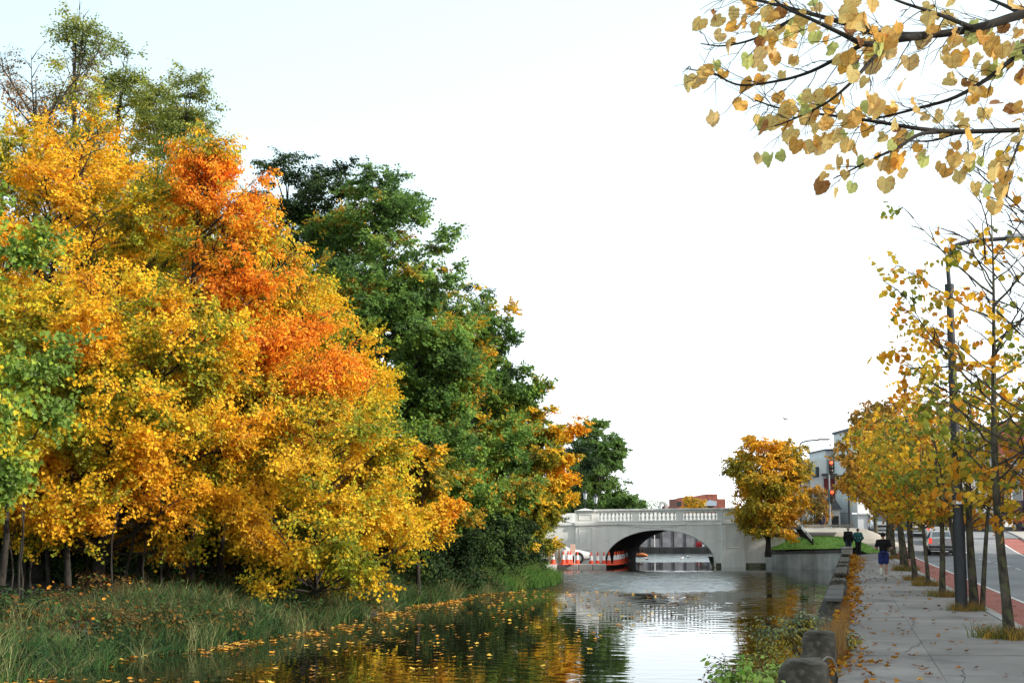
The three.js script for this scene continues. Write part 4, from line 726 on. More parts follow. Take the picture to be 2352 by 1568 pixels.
{
  const LM = leafMat({ transmission: 0.15 });
  const fl = scatter('floating_leaves', [flatLeaf('maple', 1, 0.3), flatLeaf('heart', 2, 0.25), flatLeaf('heart', 3, 0.5)], LM, 2500, 601, (R) => {
    const d = 20 + 44 * R(), far = R() < 0.52, o = far ? Math.pow(R(), 1.5) * 10 : Math.abs(R() + R() - 1) * 0.9 + 0.05 , x = EL(d) + (far ? o : 0.25 + 0.7 * noise3(d * 0.5, 2, 1) + (R() - 0.5) * 0.9);
    if (far && noise3(x * 0.8, 8, d * 0.4) < 0.33) return null;
    if (!far && noise3(d * 0.7, 6, 2) < 0.5) return null;
    return { at: V(x, WATER + 0.02, -d), s: 0.07 + R() * 0.075, tx: (R() - 0.5) * 0.5, tz: (R() - 0.5) * 0.5 };
  }, palette([[0.35, 0.6, 0.27, 0.03], [0.35, 0.8, 0.5, 0.08], [0.3, 0.4, 0.2, 0.06]], 2, 97, 0.6));
  tag(fl[0], 'yellow and orange leaves floating on the dark water along the left bank', 'leaves', null, 'stuff'); fl.slice(1).forEach((m) => { m.name = 'leaves'; fl[0].add(m); });
  const pl = scatter('fallen_leaves', [flatLeaf('heart', 4, 0.5), flatLeaf('maple', 5, 0.4), flatLeaf('heart', 6, 0.8)], LM, 5200, 603, (R) => {
    const d = 15 + 75 * Math.pow(R(), 0.75), o = Math.min(1.5, -Math.log(1 - R() * 0.985) * 0.19) * (0.55 + 0.9 * noise3(d * 0.5, 1, 4)) - 0.2;
    if (d < 21.5 && R() < 0.8) return null;
    return { at: V(PL(d) + o, 0.03 + R() * 0.07 * (o < 0.25) + pathY(d), -d), s: 0.07 + R() * 0.06, tx: (R() - 0.5) * 1.0, tz: (R() - 0.5) * 1.0 };
  }, litter);
  tag(pl[0], 'drift of orange fallen leaves along the canal edge of the path', 'leaves', null, 'stuff'); pl.slice(1).forEach((m) => { m.name = 'leaves'; pl[0].add(m); });
  const sc = scatter('scattered_leaves', [flatLeaf('heart', 7, 0.5), flatLeaf('maple', 8, 0.45)], LM, 520, 607, (R) => { const d = 17 + 60 * R(), x = lerp(PL(d), KB(d) + 1.2, Math.pow(R(), 1.4)); return { at: V(x, 0.03 + pathY(d) - (x > KB(d) ? 0.1 : 0), -d), s: 0.055 + R() * 0.065, tx: (R() - 0.5) * 0.6, tz: (R() - 0.5) * 0.6 }; }, palette([[0.4, 0.36, 0.14, 0.03], [0.3, 0.5, 0.3, 0.1], [0.3, 0.25, 0.12, 0.06]], 2, 101, 0.6));
  tag(sc[0], 'single brown leaves scattered over the grey path', 'leaves', null, 'stuff'); sc.slice(1).forEach((m) => { m.name = 'leaves'; sc[0].add(m); });
  const bl = scatter('bank_leaf_litter', [flatLeaf('heart', 9, 0.6)], LM, 900, 609, (R) => { const d = 22 + 56 * R(), o = 0.2 + 7 * R(), x = EL(d) - o; return { at: V(x, bankY(x, d) + 0.03 + R() * 0.5, -d), s: 0.07 + R() * 0.06, tx: (R() - 0.5) * 1.6, tz: (R() - 0.5) * 1.6 }; }, litter);
  tag(bl[0], 'orange leaf litter lying in the undergrowth of the left bank', 'leaves', null, 'stuff');
}
// ---------------------------------------------------------------- coping stones and wall pieces along the canal
{
  const profile = (w, h, rad, n = 7) => { const s = new THREE.Shape(); s.moveTo(-w / 2, 0); s.lineTo(w / 2 + 0.03, 0); s.lineTo(w / 2, h - rad * 0.45); for (let k = 0; k <= n; k++) { const a = k / n * Math.PI / 2; s.lineTo(w / 2 - rad * 0.45 + rad * 0.45 * Math.cos(a), h - rad * 0.45 + rad * 0.45 * Math.sin(a)); } for (let k = 0; k <= n; k++) { const a = Math.PI / 2 + k / n * Math.PI / 2; s.lineTo(-w / 2 + rad + rad * Math.cos(a), h - rad + rad * Math.sin(a)); } s.closePath(); return s; };
  const stone = (w, h, dp, rad, seed) => { // worn granite block with a rounded shoulder on the water side
    let g = new THREE.ExtrudeGeometry(profile(w, h, rad), { depth: dp, bevelEnabled: true, bevelSize: 0.03, bevelThickness: 0.035, bevelSegments: 3, steps: 6 });
    g = mergeVertices(g.deleteAttribute('uv') && g.deleteAttribute('normal') && g || g, 1e-3);
    const p = g.attributes.position;
    for (let i = 0; i < p.count; i++) { const k = 0.05 * (noise3(p.getX(i) * 6 + seed, p.getY(i) * 6, p.getZ(i) * 6) - 0.5) + 0.02 * (noise3(p.getX(i) * 17, p.getY(i) * 17 + seed, p.getZ(i) * 17) - 0.5); p.setXYZ(i, p.getX(i) + k, p.getY(i) + k * 0.8, p.getZ(i) - k); }
    g = g.toNonIndexed(); g.computeVertexNormals(); g = metreUV(g);
    const m2 = mergeVertices(g.clone().deleteAttribute('uv') && g, 1e-3); m2.computeVertexNormals(); return m2;
  };
  const along = Math.atan(0.24);
  const put = (name, d, off, geo, label, cat, group) => { const m = solo(name, geo, M.stone, label, cat, group); m.position.set(PL(d) + off, -0.02, -d); m.rotation.y = -along; return m; };
  const G = 'stone posts along the canal edge';
  put('stone_post', 18.75, -0.4, stone(0.56, 0.5, 0.42, 0.17, 1), 'nearest dark rounded granite post at the lower edge beside the weeds', 'stone post', G);
  put('stone_post', 22.9, -0.3, stone(0.44, 0.54, 0.42, 0.1, 2), 'second rounded granite post with tan grass against its right side', 'stone post', G);
  const slabs = [[34.6, 5.8, 'long low wall with a flat dark coping slab beyond the grey leaved bush'], [50.5, 5.4, 'low wall with a flat coping between two round topped stones'], [64, 6.5, 'far low wall with flat coping between the runner and the canal'], [77, 9.6, 'farthest low wall, ending at the corner of the mound wall']];
  slabs.forEach(([d, l, label], i) => {
    const g = thing('coping_wall', PL(d) - 0.26, 0, -d, label, 'low wall', 'low walls along the canal edge', -along);
    const b = part(g, 'wall_body', metreUV(rbox(0.33, 0.36, l - 0.3, 0.03, 0, 0.14, -l / 2)), M.stone);
    const n = Math.max(1, Math.round(l / 3));
    for (let k = 0; k < n; k++) part(g, 'coping_stone', metreUV(rbox(0.44, 0.1, l / n - 0.02, 0.025, 0, 0.36, -(k + 0.5) * l / n)), i ? M.stone : M.darkWall);
  });
  [[42.3, 'round topped stone just beyond the long flat coping slab'], [46.2, 'second round topped stone beyond the long coping slab'], [57.6, 'round topped stone level with the runner'], [61.4, 'stone block just beyond the runner at the canal edge'], [72.4, 'small far stone before the last low wall']].forEach(([d, label], i) => put('stone_block', d, -0.28, stone(0.46, 0.36 + 0.03 * (i % 2), 1.3, 0.13, 5 + i), label, 'stone block', 'round topped stones along the canal edge'));
  const c = thing('corner_pillar', 20.45, -0.1, -87.7, 'square stone pillar where the mound wall meets the path', 'pillar');
  part(c, 'shaft', metreUV(rbox(0.55, 1.6, 0.6, 0.03, 0, -0.25, 0)), M.concrete); part(c, 'cap', metreUV(rbox(0.64, 0.12, 0.7, 0.03, 0, 0.61, 0)), M.kerb);
}
{ // plants among the stones
  const bush = (name, cat, label, x, y, z, n, seed, kind, leaf, len, droop, pal, h, w, lean, stem) => {
    const g = thing(name, x, y, z, label, cat), R = rng(seed), st = new Bag(), tips = [];
    for (let k = 0; k < stem; k++) { const a = R() * 6.283, rr = w * Math.sqrt(R()), e = V(Math.cos(a) * rr + lean[0], h * (0.55 + 0.5 * R()) * (1 - 0.35 * rr / w) + lean[1] * R(), Math.sin(a) * rr * 0.8), s = V((R() - 0.5) * 0.15, -0.05, (R() - 0.5) * 0.15), m = V(s.x + e.x * 0.25, e.y * 0.7, s.z + e.z * 0.25); const pts = []; for (let j = 0; j <= 5; j++) pts.push(bez(s, m, e, j / 5)); st.tube(pts, pts.map((_, j) => 0.008 * (1 - 0.13 * j)), 4); tips.push([s, m, e]); }
    part(g, 'stems', st.geo(), plain(0.09, 0.07, 0.035, 0.9));
    scatter('leaves', [spray(kind, 6, leaf, len, droop, 7), spray(kind, 6, leaf, len, droop, 8)], LEAF, n, seed + 1, (r) => { const [s, m, e] = tips[Math.floor(r() * tips.length)], t = 0.3 + 0.72 * r(), p = bez(s, m, e, t); return { at: p.add(V((r() - 0.5) * 0.1, (r() - 0.5) * 0.1, (r() - 0.5) * 0.1)), s: 0.7 + r() * 0.6, tz: (r() - 0.5) * 1.3, tx: (r() - 0.5) * 1.3 }; }, pal, g);
    return g;
  };
  const greyG = palette([[0.5, 0.2, 0.26, 0.12], [0.3, 0.34, 0.37, 0.2], [0.2, 0.6, 0.45, 0.06]], 3, 103, 0.5), fresh = palette([[0.5, 0.2, 0.4, 0.05], [0.5, 0.36, 0.5, 0.1]], 3, 107, 0.5), tan = palette([[0.6, 0.34, 0.2, 0.06], [0.4, 0.26, 0.14, 0.04]], 3, 109, 0.5);
  bush('grey_bush', 'bush', 'grey green bush with arching stems growing over the canal edge', PL(27) - 0.55, -0.1, -27.6, 150, 701, 'ovate', 0.1, 0.28, 0.5, greyG, 0.72, 0.36, [-0.18, 0.1], 14);
  bush('grey_bush', 'bush', 'small grey green bush on the path side of the tan grass', PL(25.4) + 0.05, 0, -25.4, 100, 711, 'ovate', 0.07, 0.2, 0.7, greyG, 0.36, 0.16, [0.05, 0], 9);
  bush('trailing_bush', 'bush', 'thin leafy branch of the bush reaching left over the water', PL(27) - 0.75, -0.2, -27.2, 75, 719, 'ovate', 0.085, 0.25, 0.6, greyG, 0.75, 0.3, [-0.55, 0.05], 9);
  bush('waterside_weed', 'weeds', 'fresh green weeds left of the nearest stone post', PL(18) - 1.0, -0.55, -18.2, 420, 721, 'heart', 0.08, 0.25, 0.4, fresh, 1.2, 0.5, [-0.1, 0], 26);
  bush('waterside_weed', 'weeds', 'green weeds behind the nearest stone post by the water', PL(20.6) - 0.85, -0.5, -20.4, 300, 731, 'heart', 0.075, 0.24, 0.4, fresh, 0.95, 0.35, [0.0, 0], 18);
  bush('seeding_weed', 'weeds', 'brown seeding weed leaning over the water at the lower edge', PL(18.4) - 1.25, -0.6, -18.8, 170, 741, 'small', 0.05, 0.2, 0.2, palette([[0.5, 0.18, 0.11, 0.08], [0.5, 0.34, 0.25, 0.15]], 3, 113, 0.5), 1.35, 0.3, [-0.1, 0], 14);
  bush('yellowing_weed', 'weeds', 'thin yellow green weed standing in the water left of the second post', PL(23) - 1.1, -0.9, -23.2, 90, 751, 'small', 0.06, 0.24, 0.3, palette([[0.5, 0.4, 0.36, 0.07], [0.5, 0.26, 0.31, 0.07]], 3, 117, 0.5), 1.75, 0.28, [0, 0], 12);
  const dry = (name, label, x, y, z, n, w, h, seed) => { const l = scatter(name, [tuftGeo(16, seed, { h: 1, w: 0.006, bend: 0.22, spread: 0.22 })], BLADE, n, seed, (R) => { const zz = (R() - 0.5) * w[1]; return { at: V(x + (R() - 0.5) * w[0] - 0.24 * zz, y, z + zz), s: h * (0.7 + R() * 0.5) }; }, palette([[0.5, 0.42, 0.25, 0.09], [0.5, 0.3, 0.17, 0.055]], 3, seed, 0.5)); l[0].name = numbered(name); tag(l[0], label, 'grass', null, 'stuff'); };
  dry('dry_grass', 'tall tan dry grass between the second stone post and the path', PL(24.2) - 0.05, 0, -24.4, 60, [0.26, 2.6], 0.62, 761);
  dry('dry_grass', 'tan dry grass along the foot of the long coping slab', PL(33) - 0.1, 0, -32.5, 50, [0.22, 7], 0.34, 763);
  dry('dry_grass', 'dry grass at the water side of the nearest stone post', PL(19.6) - 0.8, -0.4, -19.4, 40, [0.5, 1.5], 0.7, 767);
  const sp = new Bag(), q0 = V(0, 0, 0); for (const [a, b, c] of [[q0, V(-0.05, 0.5, 0), V(0.12, 0.42, 0.1)]]) { const pts = []; for (let j = 0; j <= 10; j++) pts.push(bez(a, b, c, j / 10)); sp.tube(pts, pts.map(() => 0.014), 6); }
  const hoop = []; for (let k = 0; k <= 14; k++) { const a = Math.PI * (1 - k / 14); hoop.push(V(Math.cos(a) * 0.12 + k * 0.004, Math.sin(a) * 0.26, -k * 0.015)); }
  const hp = solo('wire_hoop', new Bag().tube(hoop, hoop.map(() => 0.013), 6).geo(), plain(0.24, 0.22, 0.18, 0.7), 'thin grey hoop rising between the two nearest stone posts', 'hoop'); hp.position.set(PL(19.6) - 0.12, 0.18, -19.5);
}
// ---------------------------------------------------------------- street trees along the kerb
const tuftPal = palette([[0.5, 0.3, 0.19, 0.05], [0.3, 0.42, 0.24, 0.04], [0.2, 0.14, 0.16, 0.03]], 3, 121, 0.5);
function baseTuft(d, x, label, s = 1) {
  const l = scatter('base_grass', [tuftGeo(16, 31, { h: 0.3, w: 0.007, bend: 0.9, spread: 0.3 })], BLADE, 46, Math.round(d * 31), (R) => { const a = R() * 6.283, q = 0.1 + 0.36 * Math.sqrt(R()); return { at: V(x + Math.cos(a) * q * s, pathY(d), -d + Math.sin(a) * q * s), s: (0.55 + R() * 0.6) * s }; }, tuftPal);
  l[0].name = numbered('base_grass'); tag(l[0], label, 'grass', 'tufts of dry grass round street tree trunks', 'stuff');
}
const T = (px, d) => (px - 1176) / FPX * d;
const street = [
  { d: 28, px: 2300, h: 9.2, cb: 2.4, r: 2.4, sprays: 560, leaf: 0.115, label: 'nearest street tree with its whole trunk in view, at the right edge', limbs: 28, bare: 0.93, tl: [-0.1, 0], tr: 0.105 },
  { d: 36.9, px: 2219, h: 6.6, cb: 2.2, r: 1.9, sprays: 500, leaf: 0.115, label: 'forked street tree directly behind the big lamp post', limbs: 22, bare: 0.5, tl: [0.15, 0], tr: 0.125, stems: 2 },
  { d: 42.7, px: 2154, h: 6.0, cb: 2.2, r: 1.9, sprays: 600, leaf: 0.11, label: 'street tree second beyond the big lamp post', limbs: 22, bare: 0.4, tl: [-0.15, 0], tr: 0.1 },
  { d: 49.4, px: 2118, h: 5.9, cb: 2.1, r: 1.9, sprays: 620, leaf: 0.11, label: 'slender street tree in line with the silver hatchback', limbs: 20, bare: 0.4, tl: [-0.1, 0], tr: 0.075 },
  { d: 54, px: 2091, h: 6.2, cb: 2.2, r: 2.2, sprays: 800, leaf: 0.11, label: 'dark trunked street tree in line with the white van', limbs: 22, bare: 0.4, tl: [-0.25, 0], tr: 0.11 },
  { d: 63.7, px: 2071, h: 6.8, cb: 2.3, r: 2.3, sprays: 950, leaf: 0.12, label: 'leaning street tree just right of the runner', limbs: 22, bare: 0.3, tl: [-0.5, 0], tr: 0.12 },
  { d: 70.9, px: 2061, h: 7.5, cb: 2.4, r: 2.5, sprays: 1100, leaf: 0.13, label: 'street tree behind the leaning one right of the runner', limbs: 22, bare: 0.25, tl: [-0.2, 0], tr: 0.12 },
  { d: 82, px: 2049, h: 9.0, cb: 2.7, r: 3.0, sprays: 1600, leaf: 0.135, label: 'brown gold street tree, third from the far end of the row', limbs: 28, bare: 0.1, tl: [-0.2, 0], tr: 0.15 },
  { d: 92, px: 2036, h: 9.8, cb: 2.7, r: 3.3, sprays: 2100, leaf: 0.145, label: 'brown gold street tree, second from the far end of the row', limbs: 30, bare: 0.05, tl: [-0.2, 0], tr: 0.16 },
  { d: 99, px: 2010, h: 9.4, cb: 2.6, r: 3.0, sprays: 2300, leaf: 0.15, label: 'brown gold street tree, last of the row beside the traffic lights', limbs: 30, bare: 0.0, tl: [-0.2, 0], tr: 0.16 },
];
for (const s of street) {
  const x = T(s.px, s.d);
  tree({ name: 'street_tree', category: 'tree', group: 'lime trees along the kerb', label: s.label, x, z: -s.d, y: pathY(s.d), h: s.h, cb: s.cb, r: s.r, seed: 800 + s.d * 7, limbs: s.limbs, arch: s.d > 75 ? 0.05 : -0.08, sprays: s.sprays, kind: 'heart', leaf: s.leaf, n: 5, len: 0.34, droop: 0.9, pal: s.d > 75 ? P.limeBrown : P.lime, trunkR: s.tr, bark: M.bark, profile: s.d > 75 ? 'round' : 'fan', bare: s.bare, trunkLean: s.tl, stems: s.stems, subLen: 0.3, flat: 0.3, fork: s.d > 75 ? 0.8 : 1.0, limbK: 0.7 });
}
[[28, 2300, 'round the nearest street tree at the right edge', 1.25], [36.3, 2202, 'round the foot of the big lamp post', 1.0], [42.7, 2154, 'round the street tree second beyond the big lamp post', 1], [49.4, 2118, 'round the slender street tree', 1.1], [54, 2091, 'round the dark trunked street tree', 0.9], [63.7, 2071, 'round the leaning street tree', 1.2], [82, 2049, 'round the third street tree from the far end', 1.2]].forEach(([d, px, l, s]) => baseTuft(d, T(px, d), `tuft of dry grass ${l}`, s));
// a street tree just outside the picture on the right: its bare twigs reach in
tree({ name: 'street_tree', category: 'tree', group: 'lime trees along the kerb', label: 'almost bare street tree reaching in from the right edge with thin dark twigs', x: 8.5, z: -21.3, h: 8.4, cb: 2.8, r: 2.4, seed: 2021, limbs: 50, arch: -0.1, sprays: 80, kind: 'heart', leaf: 0.1, n: 3, len: 0.25, droop: 0.9, pal: P.lime, trunkR: 0.12, bark: M.bark, profile: 'fan', bare: 0.3, fork: 1, limbK: 0.45, subLen: 0.4, trunkLean: [-0.4, 0] });
tree({ name: 'round_tree', category: 'tree', label: 'round golden tree standing on the grass mound right of the bridge', x: 16.3, z: -91.5, y: 0.2, h: 7.2, cb: 0.9, r: 3.0, seed: 911, limbs: 70, sprays: 5600, kind: 'heart', leaf: 0.12, n: 6, len: 0.36, droop: 0.5, pal: P.mound, trunkR: 0.17, bark: M.barkDark, profile: 'low', subLen: 0.4, gap: 0.2 });

// ---------------------------------------------------------------- the near tree whose branches hang in from the upper right
{
  const root = thing('overhanging_tree', 6.6, 0, -9.6, 'near tree reaching in from the upper right with large pale yellow leaves', 'tree', null);
  const R = rng(1201), wood = new Bag(), fine = new Bag(), tips = [], o = root.position;
  const L = (px, py, d) => at(px, py, d).sub(o);
  const trunk = []; for (let k = 0; k <= 8; k++) trunk.push(V(-0.3 * (k / 8) ** 2, k / 8 * 8.2 - 0.3, 0.05 * Math.sin(k)));
  wood.tube(trunk, trunk.map((_, k) => 0.16 * (1 - 0.08 * k)), 10);
  // main branches: picture columns and rows with the distance of each bend, widest first
  const main = [
    [[2760, 90, 9.5], [2500, 20, 9.4], [2352, 52, 9.3], [2240, 85, 9.2], [2130, 100, 9.2], [2010, 95, 9.3], [1930, 70, 9.4], [1850, 48, 9.6], [1740, 20, 9.8], [1610, -6, 10.0]],
    [[2130, 100, 9.2], [2050, 112, 9.0], [1985, 120, 8.9], [1930, 95, 8.9], [1860, 62, 9.0], [1800, 35, 9.2], [1755, -5, 9.3]],
    [[2750, -60, 9.7], [2560, 50, 9.9], [2352, 138, 10.0], [2270, 200, 10.0], [2190, 245, 10.0], [2110, 268, 10.1], [2020, 290, 10.2], [1940, 300, 10.4]],
    [[2780, 300, 9.8], [2560, 310, 9.7], [2352, 318, 9.6], [2200, 322, 9.6], [2110, 315, 9.5], [2030, 302, 9.5], [1950, 290, 9.6], [1870, 280, 9.6], [1790, 268, 9.7], [1735, 250, 9.8]],
    [[2160, 322, 9.6], [2110, 352, 9.4], [2060, 382, 9.3], [2010, 405, 9.3], [1960, 430, 9.4], [1915, 452, 9.5]],
    [[2230, 322, 9.6], [2190, 350, 9.9], [2140, 365, 10.1], [2080, 366, 10.2]],
    [[2050, 112, 9.0], [2000, 160, 8.8], [1960, 205, 8.7], [1900, 255, 8.7], [1830, 290, 8.8], [1780, 310, 8.8]],
    [[1985, 120, 8.9], [1930, 150, 9.1], [1860, 185, 9.3], [1790, 205, 9.5], [1700, 215, 9.6], [1640, 190, 9.8], [1580, 178, 10]],
    [[2240, 85, 9.2], [2150, 50, 8.9], [2060, 20, 8.7], [1980, -20, 8.6]],
    [[1850, 48, 9.6], [1790, 80, 9.8], [1730, 110, 9.9], [1660, 125, 10], [1610, 120, 10.1]],
    [[2352, 52, 9.3], [2280, 20, 9.6], [2200, -10, 9.8]],
    [[2352, 318, 9.6], [2330, 400, 9.4], [2310, 450, 9.3]],
  ];
  const w0 = [0.045, 0.026, 0.028, 0.024, 0.014, 0.014, 0.014, 0.014, 0.016, 0.012, 0.016, 0.01];
  main.forEach((list, bi) => {
    const c = new THREE.CatmullRomCurve3([...(list[0][0] > 2700 ? [V(-0.12, L(...list[0]).y - 0.75, 0)] : []), ...list.map((q, k) => L(q[0], q[1] - (k && (bi === 4 || bi === 5 || bi === 11) ? 42 : 20), q[2]))]), n = 34, pts = c.getPoints(n), m = pts.length;
    wood.tube(pts, pts.map((_, k) => w0[bi] * (1 - 0.88 * Math.pow(k / (m - 1), 0.8)) + 0.0025), 7);
    const len = c.getLength(), nt = Math.round(len * 9);
    for (let k = 0; k < nt; k++) {
      const u = lerp(bi < 4 && list[0][0] > 2500 ? 0.4 : 0.08, 1, (k + R() * 0.9) / nt), p = c.getPointAt(Math.min(1, u)), t = c.getTangentAt(Math.min(1, u));
      const up = (k % 2 ? 1 : -1) * (0.35 + R() * 0.8), dir = t.clone().multiplyScalar(0.85).add(V((R() - 0.5) * 0.5, up * 0.75 - 0.12, (R() - 0.5) * 1.1)).normalize();
      const l = (0.1 + R() * 0.36) * (1.15 - 0.8 * u) * (bi === 4 || bi === 5 || bi === 11 ? 0.55 : 1), e = p.clone().addScaledVector(dir, l), md = p.clone().lerp(e, 0.5).add(V((R() - 0.5) * 0.08, (R() - 0.5) * 0.1, (R() - 0.5) * 0.08)), tp = [];
      for (let j = 0; j <= 5; j++) tp.push(bez(p, md, e, j / 5).add(V((R() - 0.5) * 0.012, (R() - 0.5) * 0.014, 0)));
      fine.tube(tp, tp.map((_, j) => 0.0042 - 0.00055 * j), 4);
      tips.push([e, dir, 1]);
      for (let s = 0; s < 2 + Math.floor(R() * 3); s++) {
        const q = bez(p, md, e, 0.3 + 0.65 * R()), d2 = dir.clone().add(V((R() - 0.6) * 1.4, (R() - 0.5) * 1.6, (R() - 0.5) * 1.2)).normalize(), l2 = (0.08 + R() * 0.2) * (bi > 3 ? 0.6 : 1), e2 = q.clone().addScaledVector(d2, l2);
        fine.tube([q, q.clone().lerp(e2, 0.5).add(V(0, (R() - 0.5) * 0.04, 0)), e2], [0.0026, 0.002, 0.0014], 3);
        tips.push([e2, d2, 0]);
      }
    }
  });
  part(root, 'trunk', wood.geo(), M.barkDark);
  part(root, 'twigs', fine.geo(), M.twig, 'stuff');
  // leaves: cut edges, folded and curled, veined
  const veins = (seed) => { const blot = fbmTile(seed, 5, 5), r = rng(seed); return texture(128, (u, v) => {
    const y = Math.abs(v - 0.5) * 2, f = (u * 0.9 + 0.05) - y * 0.42, vein = Math.abs(((f * 6.5) % 1 + 1) % 1 - 0.5) > 0.43 ? 0.68 : 1, mid = y < 0.04 ? 0.62 : 1, s = blot(u, v), edge = sstep(0.62, 1, Math.hypot((u - 0.45) * 1.5, y * 0.9));
    let c = [1, 1, 1].map((x) => x * Math.min(vein, mid) * (0.86 + 0.28 * blot(v, u)));
    c = mixc(c, [0.62, 0.4, 0.3], clamp((s - 0.56) * 3.2 + edge * 0.5, 0, 0.85));
    return enc(c.map((x) => clamp(x, 0, 1))); }, true); };
  const maps = [veins(901), veins(907)];
  const tones = [[0.86, 0.6, 0.2], [0.85, 0.66, 0.25], [0.8, 0.47, 0.12], [0.9, 0.5, 0.1], [0.6, 0.66, 0.22], [0.42, 0.2, 0.07], [0.8, 0.58, 0.25]];
  const mats = tones.map((t, i) => new THREE.MeshPhysicalMaterial({ color: new THREE.Color().setRGB(...t), map: maps[i % 2], transmission: 0.62, thickness: 0, roughness: 1, specularIntensity: 0.3, side: THREE.DoubleSide }));
  const leafG = (seed) => {
    const r = rng(seed), n = 24, b = new Bag(), fold = 0.12 + 0.95 * r() * r() , curl = (r() - 0.35) * 1.2, wav = r() * 0.12, asym = (r() - 0.5) * 0.1, wide = 0.85 + r() * 0.25;
    const rimR = (a) => { const t = Math.abs(a) / Math.PI; return lerp(0.5, 0.46, t) * (1 + 0.12 * Math.sin(t * Math.PI)) * (1 + 0.3 * Math.exp(-Math.pow(t / 0.1, 2))) * (1 - 0.5 * Math.exp(-Math.pow((1 - t) / 0.11, 2))); };
    const P3 = (u, v) => V(u, v, fold * Math.abs(v - asym) * 0.8 - curl * u * u * 0.55 + wav * Math.sin(u * 9 + v * 7 + seed));
    const c = b.v(...P3(0.5, 0).toArray(), 0, 0, 1, 0.5, 0.5), mid = [], rim = [];
    for (let k = 0; k < n; k++) { const a = (k + 0.5) / n * 2 * Math.PI - Math.PI, rad = rimR(a) * (1 + (k % 2 ? 0.045 : -0.035) + 0.3 * (noise3(Math.cos(a) * 1.6 + seed, Math.sin(a) * 1.6, seed * 0.7) - 0.5)) * (seed % 3 === 1 && Math.abs(a - (seed % 5) + 2) < 0.3 ? 0.72 : 1), q = (f) => { const u = 0.5 + Math.cos(a) * rad * f, v = Math.sin(a) * rad * f * wide; return b.v(...P3(u, v).toArray(), 0, 0, 1, u, v + 0.5); }; mid.push(q(0.55)); rim.push(q(1)); }
    for (let k = 0; k < n; k++) { const j = (k + 1) % n; b.tri(c, mid[k], mid[j]); b.tri(mid[k], rim[k], rim[j]); b.tri(mid[k], rim[j], mid[j]); }
    b.tube([V(-0.32, 0, 0.02), V(-0.1, 0, -0.01), V(0.12, 0, P3(0.12, 0).z)], [0.012, 0.01, 0.012], 3);
    const g = b.geo(); g.computeVertexNormals(); return g;
  };
  const geos = [1, 2, 3, 4, 5, 6, 7, 8, 9, 10, 11, 12].map((k) => leafG(k * 13));
  const X = V(), Y = V(), Z = V(), mt = new THREE.Matrix4();
  const order = tips.map((t) => [R() - (t[2] ? 0.12 : 0), t]).sort((a, b) => a[0] - b[0]).map((t) => t[1]);
  let cnt = 0; const more = [];
  for (const [p, d] of order) {
    if (cnt >= 300 && more.length >= 60) break;
    // leave the outer twigs thinner
    const w = V().addVectors(p, o); const px = 1176 + w.x / -w.z * FPX;
    if (px > 2500) continue;
    const dn = 0.35 + R() * 0.8;
    X.copy(d).multiplyScalar(0.6).add(V((R() - 0.5) * 0.7, -dn, (R() - 0.5) * 0.5)).normalize();
    Z.set((R() - 0.5) * 1.3, (R() - 0.35) * 0.9, 0.35 + R() * 0.9); if (R() < 0.22) Z.set(R() - 0.5, 1, (R() - 0.5) * 0.5); Z.addScaledVector(X, -Z.dot(X)).normalize(); Y.crossVectors(Z, X);
    if (noise3(px * 0.016, 5, w.y * 8) < (px < 1760 ? 0.46 : 0.36) || (px < 1760 && R() < 0.3)) continue;
    const s = 0.065 + 0.058 * R(), mi = [0, 0, 0, 1, 1, 1, 2, 2, 3, 3, 4, 4, 5, 6, 6][Math.floor(R() * 15)], gi = Math.floor(R() * 12);
    mt.makeBasis(X, Y, Z).scale(V(s, s, s)).setPosition(p.x + X.x * s * 0.3, p.y + X.y * s * 0.3, p.z + X.z * s * 0.3);
    if (cnt < 300) { const m = part(root, 'leaf', geos[gi], mats[mi]); m.applyMatrix4(mt); cnt++; }
    else more.push([mt.clone(), gi]);
  }
  for (let q = 0; q < 3; q++) { const mine = more.filter((_, k) => k % 3 === q), im = new THREE.InstancedMesh(geos[q * 2], mats[q], mine.length); im.name = 'foliage'; im.userData.kind = 'stuff'; im.castShadow = im.receiveShadow = true; mine.forEach(([m4], k) => im.setMatrixAt(k, m4)); root.add(im); }
}
// ---------------------------------------------------------------- lamp posts
function lampPost(px, d, top, label, tilt, arm = 2.1, r0 = 0.155) {
  const x = T(px, d), y = pathY(d), g = thing('lamp_post', x, y, -d, label, 'lamp post', 'street lamps along the canal road'), hc = top - 1.25;
  part(g, 'post', merge([cyl(r0, r0, 2.1, 16), cyl(r0 * 0.98, r0 * 0.92, 0.1, 16, 0, 2.1, 0), cyl(r0 * 0.88, r0 * 0.55, hc - 2.2, 16, 0, 2.2, 0)]), M.pole);
  part(g, 'collar', cyl(r0 * 0.75, r0 * 0.75, 0.22, 14, 0, hc - 0.22, 0), M.pole);
  const c = new THREE.CatmullRomCurve3([V(0, hc - 0.1, 0), V(0, hc + 0.6, 0), V(0.12, hc + 0.95, 0), V(0.5, hc + 1.1, 0), V(arm - 0.5, top - 0.04, 0)]).getPoints(20);
  part(g, 'arm', new Bag().tube(c, c.map(() => 0.055), 8).geo(), M.pole);
  const head = part(g, 'lamp_head', rbox(0.85, 0.15, 0.3, 0.06, arm - 0.15, top, 0), M.poleLight);
  part(head, 'lens', rbox(0.5, 0.04, 0.2, 0.015, arm - 0.1, top - 0.065, 0), M.white);
  return g;
}
const lamp1 = lampPost(2194, 36.3, 9.55, 'biggest dark lamp post with white and orange band, at the right', 0);
part(lamp1, 'white_band', cyl(0.142, 0.14, 0.085, 16, 0, 2.66, 0), M.white); part(lamp1, 'orange_label', rbox(0.07, 0.08, 0.02, 0.005, 0.09, 2.705, 0.118), plain(0.75, 0.3, 0.02)).rotation.y = 0;
